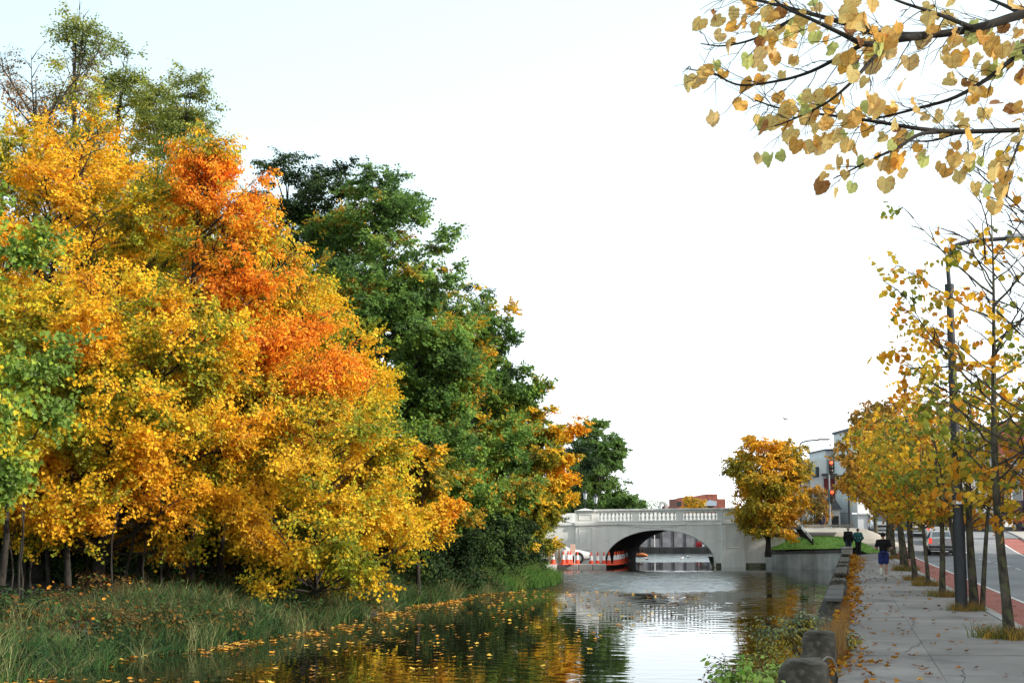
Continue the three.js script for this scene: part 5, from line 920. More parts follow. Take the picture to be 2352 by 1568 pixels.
lampPost(2083, 82, 11.05, 'middle sized lamp post rising over the street trees', 0, 3.0, 0.16);
lampPost(1946, 112, 8.3, 'small far lamp post above the brown gold trees', 0, 1.9, 0.1);
lampPost(1836, 106, 7.1, 'small far lamp post right of the round golden tree', 0, 2.0, 0.1);
// ---------------------------------------------------------------- buildings
function windowsOn(g, list, z, frameMat = M.white, opt = {}) { // [x, y, w, h] on a wall that faces +z
  for (const [x, y, w, h] of list) {
    const f = part(g, 'window', merge([box(w, 0.09, 0.12, x, y + h / 2 - 0.045, z), box(w, 0.09, 0.12, x, y - h / 2 + 0.045, z), box(0.09, h - 0.18, 0.12, x - w / 2 + 0.045, y, z), box(0.09, h - 0.18, 0.12, x + w / 2 - 0.045, y, z), ...(opt.sash ? [box(w - 0.18, 0.05, 0.08, x, y, z)] : [])]), frameMat);
    part(f, 'pane', box(w - 0.17, h - 0.17, 0.03, x, y, z - 0.03), M.glass);
    if (opt.sill) part(f, 'sill', box(w + 0.2, 0.1, 0.3, x, y - h / 2 - 0.06, z + 0.02), M.white);
  }
}
const D0 = 118.5, S0 = FPX / 118.5, BX = (px) => (px - 1176) / S0, BY = (py) => EYE + (1190 - py) / S0;
{
  const g = thing('white_building', BX(2180), 1.1, -D0, 'white rendered building with grey ground floor across the road', 'building'), x0 = g.position.x, y0 = 1.1, U = (px) => BX(px) - x0, Q = (py) => BY(py) - y0;
  part(g, 'wall', metreUV(box(U(2275) - U(1965), 6.9, 8, (U(2275) + U(1965)) / 2, Q(1177) + 3.45, -4)), M.render);
  part(g, 'ground_floor', metreUV(box(U(2275) - U(1965), Q(1180), 7.9, (U(2275) + U(1965)) / 2, Q(1180) / 2, -3.98)), M.renderGrey);
  part(g, 'cornice', box(U(2276) - U(1964), 0.16, 0.3, (U(2276) + U(1964)) / 2, Q(1178.5), 0.06), M.white);
  part(g, 'pilaster', metreUV(box(0.75, 6.9, 0.14, U(2207), Q(1177) + 3.45, 0.07)), M.renderGrey);
  for (const [a, b, lit] of [[2231, 2262, 1], [2196, 2222, 0], [2140, 2176, 0], [2090, 2128, 0], [2040, 2078, 0], [1992, 2030, 0]]) { const w = U(b) - U(a), m = (U(a) + U(b)) / 2, f = part(g, 'shop_window', merge([box(w + 0.16, 0.1, 0.14, m, Q(1187) + 0.05, 0.03), box(0.08, Q(1187) - 0.1, 0.14, m - w / 2 - 0.04, Q(1187) / 2 + 0.05, 0.03), box(0.08, Q(1187) - 0.1, 0.14, m + w / 2 + 0.04, Q(1187) / 2 + 0.05, 0.03)]), M.dark); part(f, 'pane', box(w, Q(1187) - 0.25, 0.04, m, Q(1187) / 2 + 0.1, 0.01), plain(0.025, 0.075, 0.085, 0.12)); if (lit) part(f, 'window_notice', box(w * 0.45, 0.35, 0.02, m - 0.1, Q(1203), 0.045), plain(0.18, 0.26, 0.25, 0.5)); }
  windowsOn(g, [[U(2245), Q(1155), 0.34, 1.6], [U(2230), Q(1155), 0.3, 1.6], [U(2245), Q(1085), 0.34, 1.6], [U(2150), Q(1120), 1.0, 1.4], [U(2100), Q(1120), 1.0, 1.4], [U(2050), Q(1120), 1.0, 1.4]], 0.03, M.dark);
  part(g, 'flat_roof', box(U(2278) - U(1962), 0.2, 8.3, (U(2278) + U(1962)) / 2, Q(1177) + 7.0, -4), M.slate);
}
{
  const g = thing('brick_building', BX(2330), 1.1, -D0 + 0.6, 'red brick building with dark purple shop front at the right edge', 'building'), x0 = g.position.x, y0 = 1.1, U = (px) => BX(px) - x0, Q = (py) => BY(py) - y0, x1 = U(2276), x2 = U(2460);
  part(g, 'wall', metreUV(box(x2 - x1, 6.2, 9, (x1 + x2) / 2, Q(1150) + 3.1, -4.5)), M.brick);
  part(g, 'shop_front', box(x2 - x1, Q(1150), 8.8, (x1 + x2) / 2, Q(1150) / 2, -4.45), M.purple);
  part(g, 'shop_fascia', box(x2 - x1 - 0.4, 0.6, 0.25, (x1 + x2) / 2, Q(1150) - 0.28, 0.1), M.purple);
  part(g, 'shop_window', box(1.5, 1.1, 0.06, U(2322), Q(1175), 0.02), plain(0.09, 0.02, 0.03, 0.2));
  part(g, 'shop_door', box(0.9, 2.0, 0.06, U(2292), 1.0, 0.02), plain(0.012, 0.012, 0.016, 0.3));
  for (const px of [2281, 2344, 2400]) part(g, 'brick_pier', metreUV(box(0.62, px === 2344 ? 9.0 : 6.2, 0.3, U(px) + 0.1, px === 2344 ? 4.5 : Q(1150) + 3.1, 0.15)), M.brick);
  windowsOn(g, [[U(2324), Q(1128), 0.95, 1.7], [U(2324), Q(1070), 0.95, 1.7], [U(2298), Q(1128), 0.7, 1.7], [U(2298), Q(1070), 0.7, 1.7], [U(2374), Q(1128), 0.95, 1.7]], 0.03, M.white, { sash: true, sill: true });
  part(g, 'parapet', metreUV(box(x2 - x1 + 0.2, 0.4, 0.5, (x1 + x2) / 2, Q(1150) + 6.3, -0.1)), M.brick);
  part(g, 'wall_lamp', merge([box(0.12, 0.05, 0.3, U(2283), Q(1158), 0.35), box(0.24, 0.36, 0.24, U(2283), Q(1166), 0.45)]), M.chrome);
}
{
  const D = 127, s = FPX / D, U = (px) => (px - 1176) / s, Q = (py) => EYE + (1190 - py) / s;
  const g = thing('modern_building', 0, 0, -D, 'pale modern building with brown corner and dark red panel behind the traffic lights', 'building');
  const blk = (name, a, b, t, m, dz = 0, bot = 1225) => part(g, name, metreUV(box(U(b) - U(a), Q(t) - Q(bot), 7, (U(a) + U(b)) / 2, (Q(t) + Q(bot)) / 2, -3.5 + dz)), m);
  blk('brown_corner', 1826, 1857.5, 1057, M.tan, 0, 1110); blk('lower_block', 1826, 1857, 1110, M.renderGrey, -0.05);
  blk('main_wall', 1858, 1895, 1055, M.render, 0.1); blk('tall_wall', 1895.3, 1952, 1035, M.renderGrey, 0);
  blk('red_panel', 1889, 1919, 1100, M.maroon, 0.3, 1163);
  part(g, 'roof_edge', box(U(1952) - U(1892), 0.12, 7.4, (U(1892) + U(1952)) / 2, Q(1034), -3.4), M.dark);
  part(g, 'canopy', box(U(1940) - U(1884), 0.1, 1.2, (U(1884) + U(1940)) / 2, Q(1091), 0.7), M.dark);
  const bal = part(g, 'balcony', box(U(1866) - U(1853), 0.12, 0.9, (U(1853) + U(1866)) / 2, Q(1092), 0.5), M.renderGrey);
  part(bal, 'glass_screen', box(U(1866) - U(1853), Q(1074) - Q(1091), 0.04, (U(1853) + U(1866)) / 2, (Q(1074) + Q(1091)) / 2, 0.95), plain(0.3, 0.45, 0.46, 0.1));
  windowsOn(g, [[U(1872), Q(1085), 0.5, 0.9], [U(1872), Q(1130), 0.5, 0.9], [U(1925), Q(1070), 1.2, 0.8], [U(1935), Q(1130), 1.0, 1.2]], 0.12, M.dark);
}
{
  const D = 121, s = FPX / D, U = (px) => (px - 1176) / s, Q = (py) => EYE + (1190 - py) / s, w = U(1925) - U(1874), x = (U(1874) + U(1925)) / 2;
  const g = thing('small_house', x, 1.1, -D, 'small white house with slate pitched roof below the modern building', 'house');
  part(g, 'wall', metreUV(box(w, Q(1170) - 1.1, 5, 0, (Q(1170) - 1.1) / 2, -2.5)), M.render);
  const sh = new THREE.Shape(); sh.moveTo(-w / 2 - 0.15, 0); sh.lineTo(w / 2 + 0.15, 0); sh.lineTo(0.3, 1.2); sh.closePath();
  part(g, 'roof', metreUV(new THREE.ExtrudeGeometry(sh, { depth: 5.3, bevelEnabled: false }).translate(0, Q(1170) - 1.1, -5.1)), M.slate);
  windowsOn(g, [[-0.4, 1.0, 0.5, 0.7]], 0.02, M.dark); part(g, 'door', box(0.6, 1.4, 0.06, 0.5, 0.7, 0.02), M.dark);
}
{ // beyond the bridge
  const D = 185, s = FPX / D, U = (px) => (px - 1176) / s, Q = (py) => EYE + (1190 - py) / s;
  const g = thing('stepped_brick_building', U(1600), 1, -D, 'long red brick building with stepped roof beyond the bridge', 'building'), x0 = g.position.x, b = 1;
  for (const [a, c, t] of [[1552, 1570, 1145.5], [1570, 1588, 1142], [1588, 1606, 1139.5], [1606, 1624, 1138], [1624, 1646, 1135], [1646, 1664, 1146]]) part(g, 'wall', metreUV(box(U(c) - U(a) - 0.02, Q(t) - b, 9, (U(a) + U(c)) / 2 - x0, (Q(t) - b) / 2, -4.5)), M.brick);
  const sh = new THREE.Shape(); sh.moveTo(0, 0); sh.lineTo(1.9, 0); sh.lineTo(1.9, 0.55); sh.lineTo(1.0, 0.75); sh.closePath();
  part(g, 'glazed_roof', new THREE.ExtrudeGeometry(sh, { depth: 1.5, bevelEnabled: false }).translate(U(1606) - x0, Q(1162) - b, 0.1), plain(0.35, 0.42, 0.5, 0.2));
  windowsOn(g, [1558, 1576, 1596, 1614, 1634].map((px) => [U(px) - x0, Q(1157) - b, 0.55, 0.6]), 0.02, M.dark);
}
{
  const D = 172, s = FPX / D, U = (px) => (px - 1176) / s, Q = (py) => EYE + (1190 - py) / s;
  const g = thing('chapel', U(1520), 1, -D, 'grey stone belfry with arched opening and cross above the bridge', 'chapel'), b = 1;
  const w = 1.0, h = Q(1152) - b, sh = new THREE.Shape();
  sh.moveTo(-w / 2, 0); sh.lineTo(w / 2, 0); sh.lineTo(w / 2, h - 0.5); sh.lineTo(w * 0.3, h - 0.06); sh.lineTo(0, h); sh.lineTo(-w * 0.3, h - 0.06); sh.lineTo(-w / 2, h - 0.5); sh.closePath();
  const ho = new THREE.Path(); ho.moveTo(-0.26, h - 1.3); ho.lineTo(0.26, h - 1.3); ho.lineTo(0.26, h - 0.55); ho.absarc(0, h - 0.55, 0.26, 0, Math.PI, false); ho.closePath(); sh.holes.push(ho);
  part(g, 'belfry', metreUV(new THREE.ExtrudeGeometry(sh, { depth: 0.7, bevelEnabled: true, bevelSize: 0.03, bevelThickness: 0.03, bevelSegments: 1 })), M.concrete);
  part(g, 'bell', new THREE.LatheGeometry([[0.2, 0], [0.15, 0.12], [0.1, 0.26], [0.04, 0.32]].map((q) => new THREE.Vector2(...q)), 12).translate(0, h - 0.95, 0.3), M.dark);
  part(g, 'cross', merge([box(0.05, 0.5, 0.05, 0, h + 0.25, 0.35), box(0.22, 0.05, 0.05, 0, h + 0.33, 0.35)]), M.dark);
  part(g, 'nave', metreUV(box(4.5, 1.6, 6, 0.6, 0.8, -3.2)), M.concrete);
  const c = thing('brick_chimney', U(1553 - 18), 1, -176, 'low brick chimney stack right of the belfry', 'chimney'); part(c, 'stack', metreUV(box(0.8, 2.8, 0.8, 0, 1.4, 0)), M.brick); part(c, 'pot', merge([cyl(0.1, 0.09, 0.4, 8, -0.15, 2.8, 0), cyl(0.1, 0.09, 0.3, 8, 0.2, 2.8, 0)]), M.tan);
}
tree({ name: 'small_tree', category: 'tree', label: 'small round green gold tree in front of the far brick building', x: (1590 - 1176) / FPX * 160, z: -160, y: 1, h: 3.6, cb: 0.6, r: 1.35, seed: 1301, limbs: 16, sprays: 700, kind: 'small', leaf: 0.16, n: 8, len: 0.35, pal: P.mound, profile: 'low', twigs: false });
tree({ name: 'small_tree', category: 'tree', label: 'low scrubby green tree left of the belfry beyond the bridge', x: (1470 - 1176) / FPX * 150, z: -150, y: 1, h: 3.3, cb: 0.4, r: 1.5, seed: 1303, limbs: 16, sprays: 420, kind: 'small', leaf: 0.14, n: 8, len: 0.4, pal: P.greenWarm, profile: 'fan', twigs: false });
tree({ name: 'small_tree', category: 'tree', label: 'brown autumn tree behind the ramp handrail', x: (1868 - 1176) / FPX * 119, z: -119.5, y: 1.1, h: 3.6, cb: 0.4, r: 1.3, seed: 1307, limbs: 18, sprays: 900, kind: 'small', leaf: 0.14, n: 8, len: 0.35, pal: P.limeBrown, profile: 'low', twigs: false });
tree({ name: 'dark_hedge', category: 'hedge', label: 'dark hedge behind the left pedestal of the bridge parapet', x: 2.1, z: -99.5, y: 1.7, h: 1.5, cb: 0.0, r: 1.5, seed: 1311, limbs: 18, sprays: 700, kind: 'small', leaf: 0.13, n: 8, len: 0.35, pal: P.dark, profile: 'bush', trunkR: 0.05, mat: LEAF_DARK, twigs: false });
{ // seen through the arch: quay wall with panelled hoarding
  const D = 133, g = thing('far_quay', 0, 0, -D, 'dark stone quay wall closing the canal seen through the arch', 'wall');
  for (let k = 0; k < 12; k++) part(g, 'stone_course', metreUV(rbox(1.46, 0.62, 0.6, 0.02, 7 + k * 1.48, -0.66, -0.3)), M.darkWall);
  for (let k = 0; k < 12; k++) part(g, 'stone_course', metreUV(rbox(1.46, 0.8, 0.6, 0.02, 7.4 + k * 1.48, -1.38, -0.32)), M.darkWall);
  part(g, 'quay_floor', metreUV(box(24, 0.3, 8.6, 16, -1.55, -4.95)), M.darkWall);
  const h = thing('hoarding', 0, -1.4, -D - 7.5, 'grey panelled hoarding on the far quay seen through the arch', 'hoarding');
  const panel = rough({ a: [0.15, 0.15, 0.165], b: [0.27, 0.27, 0.29], seed: 131, metres: 2, bump: 0.003 });
  for (let k = 0; k < 13; k++) { part(h, 'panel', metreUV(box(1.05, 3.6, 0.05, 7.2 + k * 1.15, 1.85, 0)), panel); part(h, 'post', box(0.1, 3.75, 0.14, 7.2 + k * 1.15 - 0.575, 1.875, 0.03), M.dark); if (k % 4 === 2) part(h, 'dark_opening', box(0.85, 1.1, 0.06, 7.2 + k * 1.15, 2.3, 0.02), M.black); }
  part(h, 'white_pole', rodGeo(V(13.9, 0, 0.6), V(13.9, 3.6, 0.6), 0.04, 8), M.white);
  part(h, 'top_beam', box(15.5, 0.16, 0.2, 14.2, 3.72, 0.02), M.dark);
}
{ // apartments on the far side of the road: they keep the low sun off the path
  const g = thing('apartment_block', KB(46) + 22.5, 0, -46, 'long brick apartment block on the right of the road, outside the picture', 'building', null, -Math.atan(0.215));
  part(g, 'wall', metreUV(box(10, 13, 84, 0, 6.5, 0)), M.brick);
  part(g, 'roof', box(10.8, 0.4, 85, 0, 13.2, 0), M.slate);
  const pg = []; for (let f = 0; f < 4; f++) for (let k = 0; k < 26; k++) pg.push(box(0.08, 1.5, 1.1, -5.02, 1.9 + f * 3.1, -39 + k * 3.1));
  part(g, 'windows', merge(pg), M.glass, 'stuff');
}
// ---------------------------------------------------------------- vehicles
function wheelGeo(r, w) { return [new THREE.TorusGeometry(r - 0.07, 0.085, 10, 26).scale(1, 1, w / 0.17).rotateY(Math.PI / 2), merge([new THREE.CylinderGeometry(r - 0.12, r - 0.12, w * 0.8, 20).rotateZ(Math.PI / 2), ...[0, 1, 2, 3, 4].map((k) => box(w * 0.9, (r - 0.12) * 1.7, 0.05).rotateX(k / 5 * Math.PI))])]; }
// stations: [z, half width, bottom, waist, waist dome]; cabin: [z rear base, z rear top, z front top, z front base, roof height, half width at base, at roof]
function car(o) {
  const { x, y, z, turn = 0, label, category = 'car', name = 'parked_car', st, cab, col, wheelR = 0.31, axles, lights, plate, lit, group } = o;
  const g = thing(name, x, y, z, label, category, group, turn), b = new Bag(), prof = (s) => { const [zz, w, y0, y1, dm] = s; return [[0, y0], [w * 0.8, y0], [w * 0.97, y0 + 0.1], [w, lerp(y0, y1, 0.45)], [w * 0.985, lerp(y0, y1, 0.72)], [w * 0.93, y1 - 0.02], [w * 0.82, y1 + dm * 0.4], [0, y1 + dm]].map(([u, v]) => V(u, v, zz)); };
  const full = st.map((s) => { const p = prof(s), q = p.slice(1, -1).reverse().map((k) => V(-k.x, k.y, k.z)); return [...p, ...q]; }), n = full[0].length;
  const ids = full.map((r) => r.map((p) => b.v(p.x, p.y, p.z)));
  for (let k = 0; k < ids.length - 1; k++) for (let j = 0; j < n; j++) { const j2 = (j + 1) % n; b.tri(ids[k][j], ids[k][j2], ids[k + 1][j]); b.tri(ids[k][j2], ids[k + 1][j2], ids[k + 1][j]); }
  for (const e of [0, ids.length - 1]) { const c = full[e].reduce((s, p) => s.add(p), V()).multiplyScalar(1 / n), ci = b.v(c.x, c.y, c.z), ring = full[e].map((p) => b.v(p.x, p.y, p.z)); for (let j = 0; j < n; j++) b.tri(ci, ring[j], ring[(j + 1) % n]); }
  const bg = b.geo(); bg.computeVertexNormals();
  part(g, 'body', bg, col);
  const [zr0, zr1, zf1, zf0, rh, wb, wr] = cab, base = (zz) => { let i = 0; while (i < st.length - 2 && zz > st[i + 1][0]) i++; const t = clamp((zz - st[i][0]) / (st[i + 1][0] - st[i][0]), 0, 1); return lerp(st[i][3] + st[i][4] * 0.5, st[i + 1][3] + st[i + 1][4] * 0.5, t) - 0.06; };
  const P8 = (s) => ({ r0: V(s * wb, base(zr0), zr0), r1: V(s * wr, rh - 0.06, zr1), f1: V(s * wr, rh - 0.06, zf1), f0: V(s * wb, base(zf0), zf0) }), L = P8(-1), Rr = P8(1), cb = new Bag();
  const in4 = (a, c, d, e, m, off) => { const f = (u, v) => a.clone().lerp(c, u).lerp(e.clone().lerp(d, u), v), nn = V().subVectors(c, a).cross(V().subVectors(e, a)).normalize().multiplyScalar(off), q = new Bag(); q.quad(f(m, m).add(nn), f(1 - m, m).add(nn), f(1 - m, 1 - m).add(nn), f(m, 1 - m).add(nn)); return q.geo(); };
  const roofPts = [L.r1, Rr.r1, Rr.f1, L.f1], mid = V(0, rh, (zr1 + zf1) / 2);
  cb.quad(L.r0, Rr.r0, Rr.r1, L.r1); cb.quad(Rr.f0, L.f0, L.f1, Rr.f1); cb.quad(Rr.r0, Rr.f0, Rr.f1, Rr.r1); cb.quad(L.f0, L.r0, L.r1, L.f1);
  part(g, 'cabin', cb.geo(), col);
  const rf = new Bag(), N = 8, rid = []; for (let j = 0; j <= N; j++) { rid.push([]); for (let i = 0; i <= N; i++) { const u = i / N * 2 - 1, v = j / N * 2 - 1, e = (1 - Math.pow(Math.abs(u), 3)) * (1 - Math.pow(Math.abs(v), 3)); rid[j].push(rf.v(u * (wr + 0.01), rh - 0.07 + 0.08 * e, lerp(zf1 - 0.02, zr1 + 0.02, j / N))); } } for (let j = 0; j < N; j++) for (let i = 0; i < N; i++) { rf.tri(rid[j][i], rid[j + 1][i], rid[j][i + 1]); rf.tri(rid[j][i + 1], rid[j + 1][i], rid[j + 1][i + 1]); }
  const rg = rf.geo(); rg.computeVertexNormals(); part(g, 'roof', rg, col);
  part(g, 'rear_window', in4(L.r0, Rr.r0, Rr.r1, L.r1, 0.1, 0.012), M.glass); part(g, 'windscreen', in4(Rr.f0, L.f0, L.f1, Rr.f1, 0.08, 0.012), M.glass);
  if (!o.panel) { part(g, 'side_window', in4(Rr.r0, Rr.f0, Rr.f1, Rr.r1, 0.12, 0.012), M.glass); part(g, 'side_window', in4(L.f0, L.r0, L.r1, L.f1, 0.12, 0.012), M.glass); }
  const [tg, rgm] = wheelGeo(wheelR, 0.2), hw = Math.max(...st.map((s) => s[1]));
  for (const az of axles) for (const s of [-1, 1]) { const w = part(g, 'wheel', new THREE.CylinderGeometry(wheelR + 0.05, wheelR + 0.05, 0.19, 22).rotateZ(Math.PI / 2), M.black); w.position.set(s * (hw - 0.115), wheelR, az); const t = part(w, 'tyre', tg, M.rubber); t.position.x = s * 0.03; const q = part(w, 'rim', rgm, M.chrome); q.position.x = s * 0.04; }
  const zr = st[st.length - 1][0], red = new THREE.MeshStandardMaterial({ color: new THREE.Color().setRGB(0.5, 0.02, 0.015), roughness: 0.25, emissive: new THREE.Color().setRGB(lit ? 0.7 : 0.02, lit ? 0.05 : 0, lit ? 0.03 : 0) });
  for (const s of [-1, 1]) { const t = part(g, 'tail_light', rbox(lights[2], lights[3], 0.14, 0.03, s * lights[0], lights[1], zr - 0.05), red); if (lit) { const l = new THREE.PointLight(new THREE.Color(1, 0.1, 0.05), 0.03); l.name = 'tail_light_glow'; l.position.set(s * lights[0], lights[1], zr + 0.12); l.castShadow = true; t.add(l); } }
  part(g, 'rear_bumper', rbox(hw * 1.8, 0.14, 0.12, 0.04, 0, st[st.length - 1][2] + 0.12, zr - 0.01), o.bumper ?? M.dark);
  part(g, 'number_plate', box(0.5, 0.11, 0.02, 0, plate, zr + 0.012), plain(0.75, 0.72, 0.62, 0.5));
  const zf = st[0][0]; for (const s of [-1, 1]) part(g, 'headlight', rbox(0.34, 0.14, 0.16, 0.05, s * hw * 0.68, st[0][3] - 0.07, zf + 0.09), M.chrome);
  part(g, 'front_grille', rbox(hw * 0.9, 0.14, 0.06, 0.02, 0, st[0][2] + 0.25, zf - 0.005), M.black);
  for (const s of [-1, 1]) part(g, 'wing_mirror', rbox(0.18, 0.13, 0.09, 0.04, s * (wb + 0.13), base(zf0) + 0.12, zf0 + 0.45), col);
  return g;
}
const silver = paint(0.5, 0.51, 0.52), whitePaint = paint(0.74, 0.75, 0.75), grey = paint(0.32, 0.33, 0.34);
const hatch = [[-2.15, 0.6, 0.32, 0.62, 0.02], [-2.05, 0.78, 0.24, 0.7, 0.04], [-1.5, 0.85, 0.2, 0.82, 0.06], [-0.8, 0.87, 0.2, 0.92, 0.06], [0.5, 0.87, 0.2, 0.95, 0.05], [1.5, 0.86, 0.22, 1.0, 0.05], [2.05, 0.83, 0.26, 1.05, 0.05], [2.2, 0.74, 0.36, 1.0, 0.02]];
const laneTurn = -Math.atan(0.22);
const lane = (px, d) => [T(px, d), roadY(d), -d];
{ const [x, y, z] = lane(2149, 92); car({ name: 'hatchback', x, y, z, turn: laneTurn, label: 'silver hatchback with glowing red brake lights, nearest car in the lane', st: hatch, cab: [2.0, 1.25, -0.35, -1.25, 1.49, 0.74, 0.58], col: silver, axles: [-1.35, 1.35], lights: [0.7, 0.86, 0.2, 0.34], plate: 0.72, lit: true, group: 'vehicles queueing towards the bridge junction' }); }
{ const [x, y, z] = lane(2147, 100.5); car({ name: 'estate_car', x, y, z, turn: laneTurn, label: 'white people carrier directly ahead of the silver hatchback', st: hatch.map((s) => [s[0], s[1] * 1.05, s[2], s[3] * 1.06, s[4]]), cab: [2.1, 1.85, -0.7, -1.5, 1.86, 0.8, 0.66], col: whitePaint, axles: [-1.35, 1.35], lights: [0.8, 1.15, 0.12, 0.5], plate: 0.8, lit: true, group: 'vehicles queueing towards the bridge junction' }); }
{ const [x, y, z] = lane(2110, 107); const van = hatch.map((s) => [s[0] * 1.18, Math.max(0.86, s[1] * 1.14), s[2] + 0.08, s[3] * 1.2, s[4]]); van[0][1] = 0.75; const g = car({ name: 'panel_van', x, y, z, turn: laneTurn, label: 'tall white panel van left of the white people carrier', category: 'van', st: van, cab: [2.55, 2.5, -1.1, -1.9, 2.35, 0.95, 0.86], col: whitePaint, axles: [-1.6, 1.6], wheelR: 0.34, lights: [0.9, 1.05, 0.12, 0.4], plate: 0.75, lit: true, panel: true, group: 'vehicles queueing towards the bridge junction' }); part(g, 'rear_door_seam', box(0.025, 1.7, 0.02, 0, 1.35, 2.6), M.dark); part(g, 'door_handle', box(0.16, 0.05, 0.04, 0.14, 1.15, 2.61), M.black); part(g, 'roof_vent', rbox(0.5, 0.1, 0.6, 0.03, 0, 2.4, 0), M.white); }
{ const [x, y, z] = lane(2016, 109); car({ name: 'oncoming_car', x, y: y + 0.06, z, turn: Math.PI * 0.93, label: 'silver people carrier coming towards the camera left of the street trees', st: hatch.map((s) => [s[0], s[1], s[2], s[3] * 1.05, s[4]]), cab: [2.05, 1.75, -0.6, -1.4, 1.7, 0.76, 0.62], col: silver, axles: [-1.35, 1.35], lights: [0.76, 0.95, 0.14, 0.3], plate: 0.7 }); }
{ const bmw = [[-2.3, 0.55, 0.3, 0.62, 0.02], [-2.2, 0.78, 0.22, 0.68, 0.05], [-1.5, 0.88, 0.18, 0.82, 0.08], [-0.8, 0.9, 0.18, 0.92, 0.06], [0.6, 0.9, 0.18, 0.95, 0.05], [1.6, 0.88, 0.2, 0.98, 0.05], [2.15, 0.82, 0.26, 0.98, 0.04], [2.3, 0.7, 0.36, 0.94, 0.02]];
  car({ name: 'parked_car', x: T(1273, 93.2), y: -0.58, z: -93.2, turn: -Math.PI / 2 + 0.06, label: 'silver saloon parked on the grass at the left foot of the bridge', st: bmw, cab: [1.75, 0.9, -0.25, -1.1, 1.42, 0.76, 0.58], col: paint(0.66, 0.66, 0.66), axles: [-1.42, 1.4], wheelR: 0.34, lights: [0.68, 0.82, 0.3, 0.14], plate: 0.6 });
  car({ name: 'far_car', x: T(1625, 137), y: -1.4, z: -137, turn: Math.PI / 2 - 0.2, label: 'white car on the far quay seen through the right of the arch', st: bmw, cab: [1.75, 0.9, -0.25, -1.1, 1.42, 0.76, 0.58], col: whitePaint, axles: [-1.42, 1.4], lights: [0.68, 0.82, 0.3, 0.14], plate: 0.6 });
  car({ name: 'black_car', x: T(2247, 116.5), y: 0.55, z: -116.4, turn: 0.12, label: 'low black car showing over the crest before the white building', st: bmw, cab: [1.75, 0.9, -0.25, -1.1, 1.3, 0.76, 0.58], col: M.black, axles: [-1.42, 1.4], lights: [0.68, 0.82, 0.3, 0.14], plate: 0.95 }); }
{ // motorcycle at the right edge
  const x = T(2337, 112), g = thing('motorcycle', x, roadY(112) + 0.14, -112, 'red motorcycle parked before the purple shop front', 'motorcycle', null, 0.5), tor = new THREE.TorusGeometry(0.27, 0.06, 8, 20).rotateY(Math.PI / 2), redP = paint(0.5, 0.02, 0.02);
  for (const z of [-0.68, 0.68]) { const w = part(g, 'wheel', tor, M.rubber); w.position.set(0, 0.33, z); part(w, 'rim', new THREE.CylinderGeometry(0.2, 0.2, 0.05, 14).rotateZ(Math.PI / 2), M.chrome); }
  part(g, 'frame', merge([rodGeo(V(0, 0.33, -0.68), V(0, 0.95, -0.42), 0.035), rodGeo(V(0, 0.33, 0.68), V(0, 0.5, 0.05), 0.035), rodGeo(V(0, 0.35, 0), V(0, 0.75, -0.4), 0.05)]), M.chrome);
  part(g, 'engine', rbox(0.34, 0.34, 0.46, 0.06, 0, 0.45, 0), M.dark);
  part(g, 'fuel_tank', rbox(0.34, 0.26, 0.55, 0.1, 0, 0.8, -0.15), redP); part(g, 'fairing', rbox(0.36, 0.42, 0.3, 0.1, 0, 0.85, -0.5), redP);
  part(g, 'seat', rbox(0.28, 0.1, 0.6, 0.04, 0, 0.82, 0.38), M.black); part(g, 'windshield', rbox(0.3, 0.3, 0.03, 0.01, 0, 1.15, -0.55).rotateX(0), plain(0.4, 0.45, 0.5, 0.1));
  part(g, 'handlebar', rodGeo(V(-0.36, 1.02, -0.4), V(0.36, 1.02, -0.4), 0.018), M.black); part(g, 'tail_lamp', rbox(0.14, 0.08, 0.05, 0.02, 0, 0.8, 0.72), redP);
}
{ const d = 112.5, x = T(2230 + 6, d); const g = thing('utility_cabinet', T(2271, 112), roadY(112) + 0.12, -112, 'dark green utility cabinet on the far pavement', 'cabinet'); part(g, 'casing', rbox(0.75, 0.95, 0.4, 0.02, 0, 0.48, 0), plain(0.025, 0.06, 0.045, 0.6)); part(g, 'lid', rbox(0.8, 0.06, 0.45, 0.02, 0, 0.98, 0), plain(0.03, 0.07, 0.05, 0.6)); part(g, 'door_seam', box(0.02, 0.85, 0.02, 0, 0.48, 0.2), M.black);
  const s = thing('pavement_board', T(2306, 112), roadY(112) + 0.12, -111.9, 'white notice board standing before the purple shop front', 'board'); part(s, 'panel', rbox(0.72, 0.68, 0.05, 0.02, 0, 0.68, 0), M.white); part(s, 'surround', rbox(0.84, 1.1, 0.04, 0.02, 0, 0.55, -0.05), M.dark); }
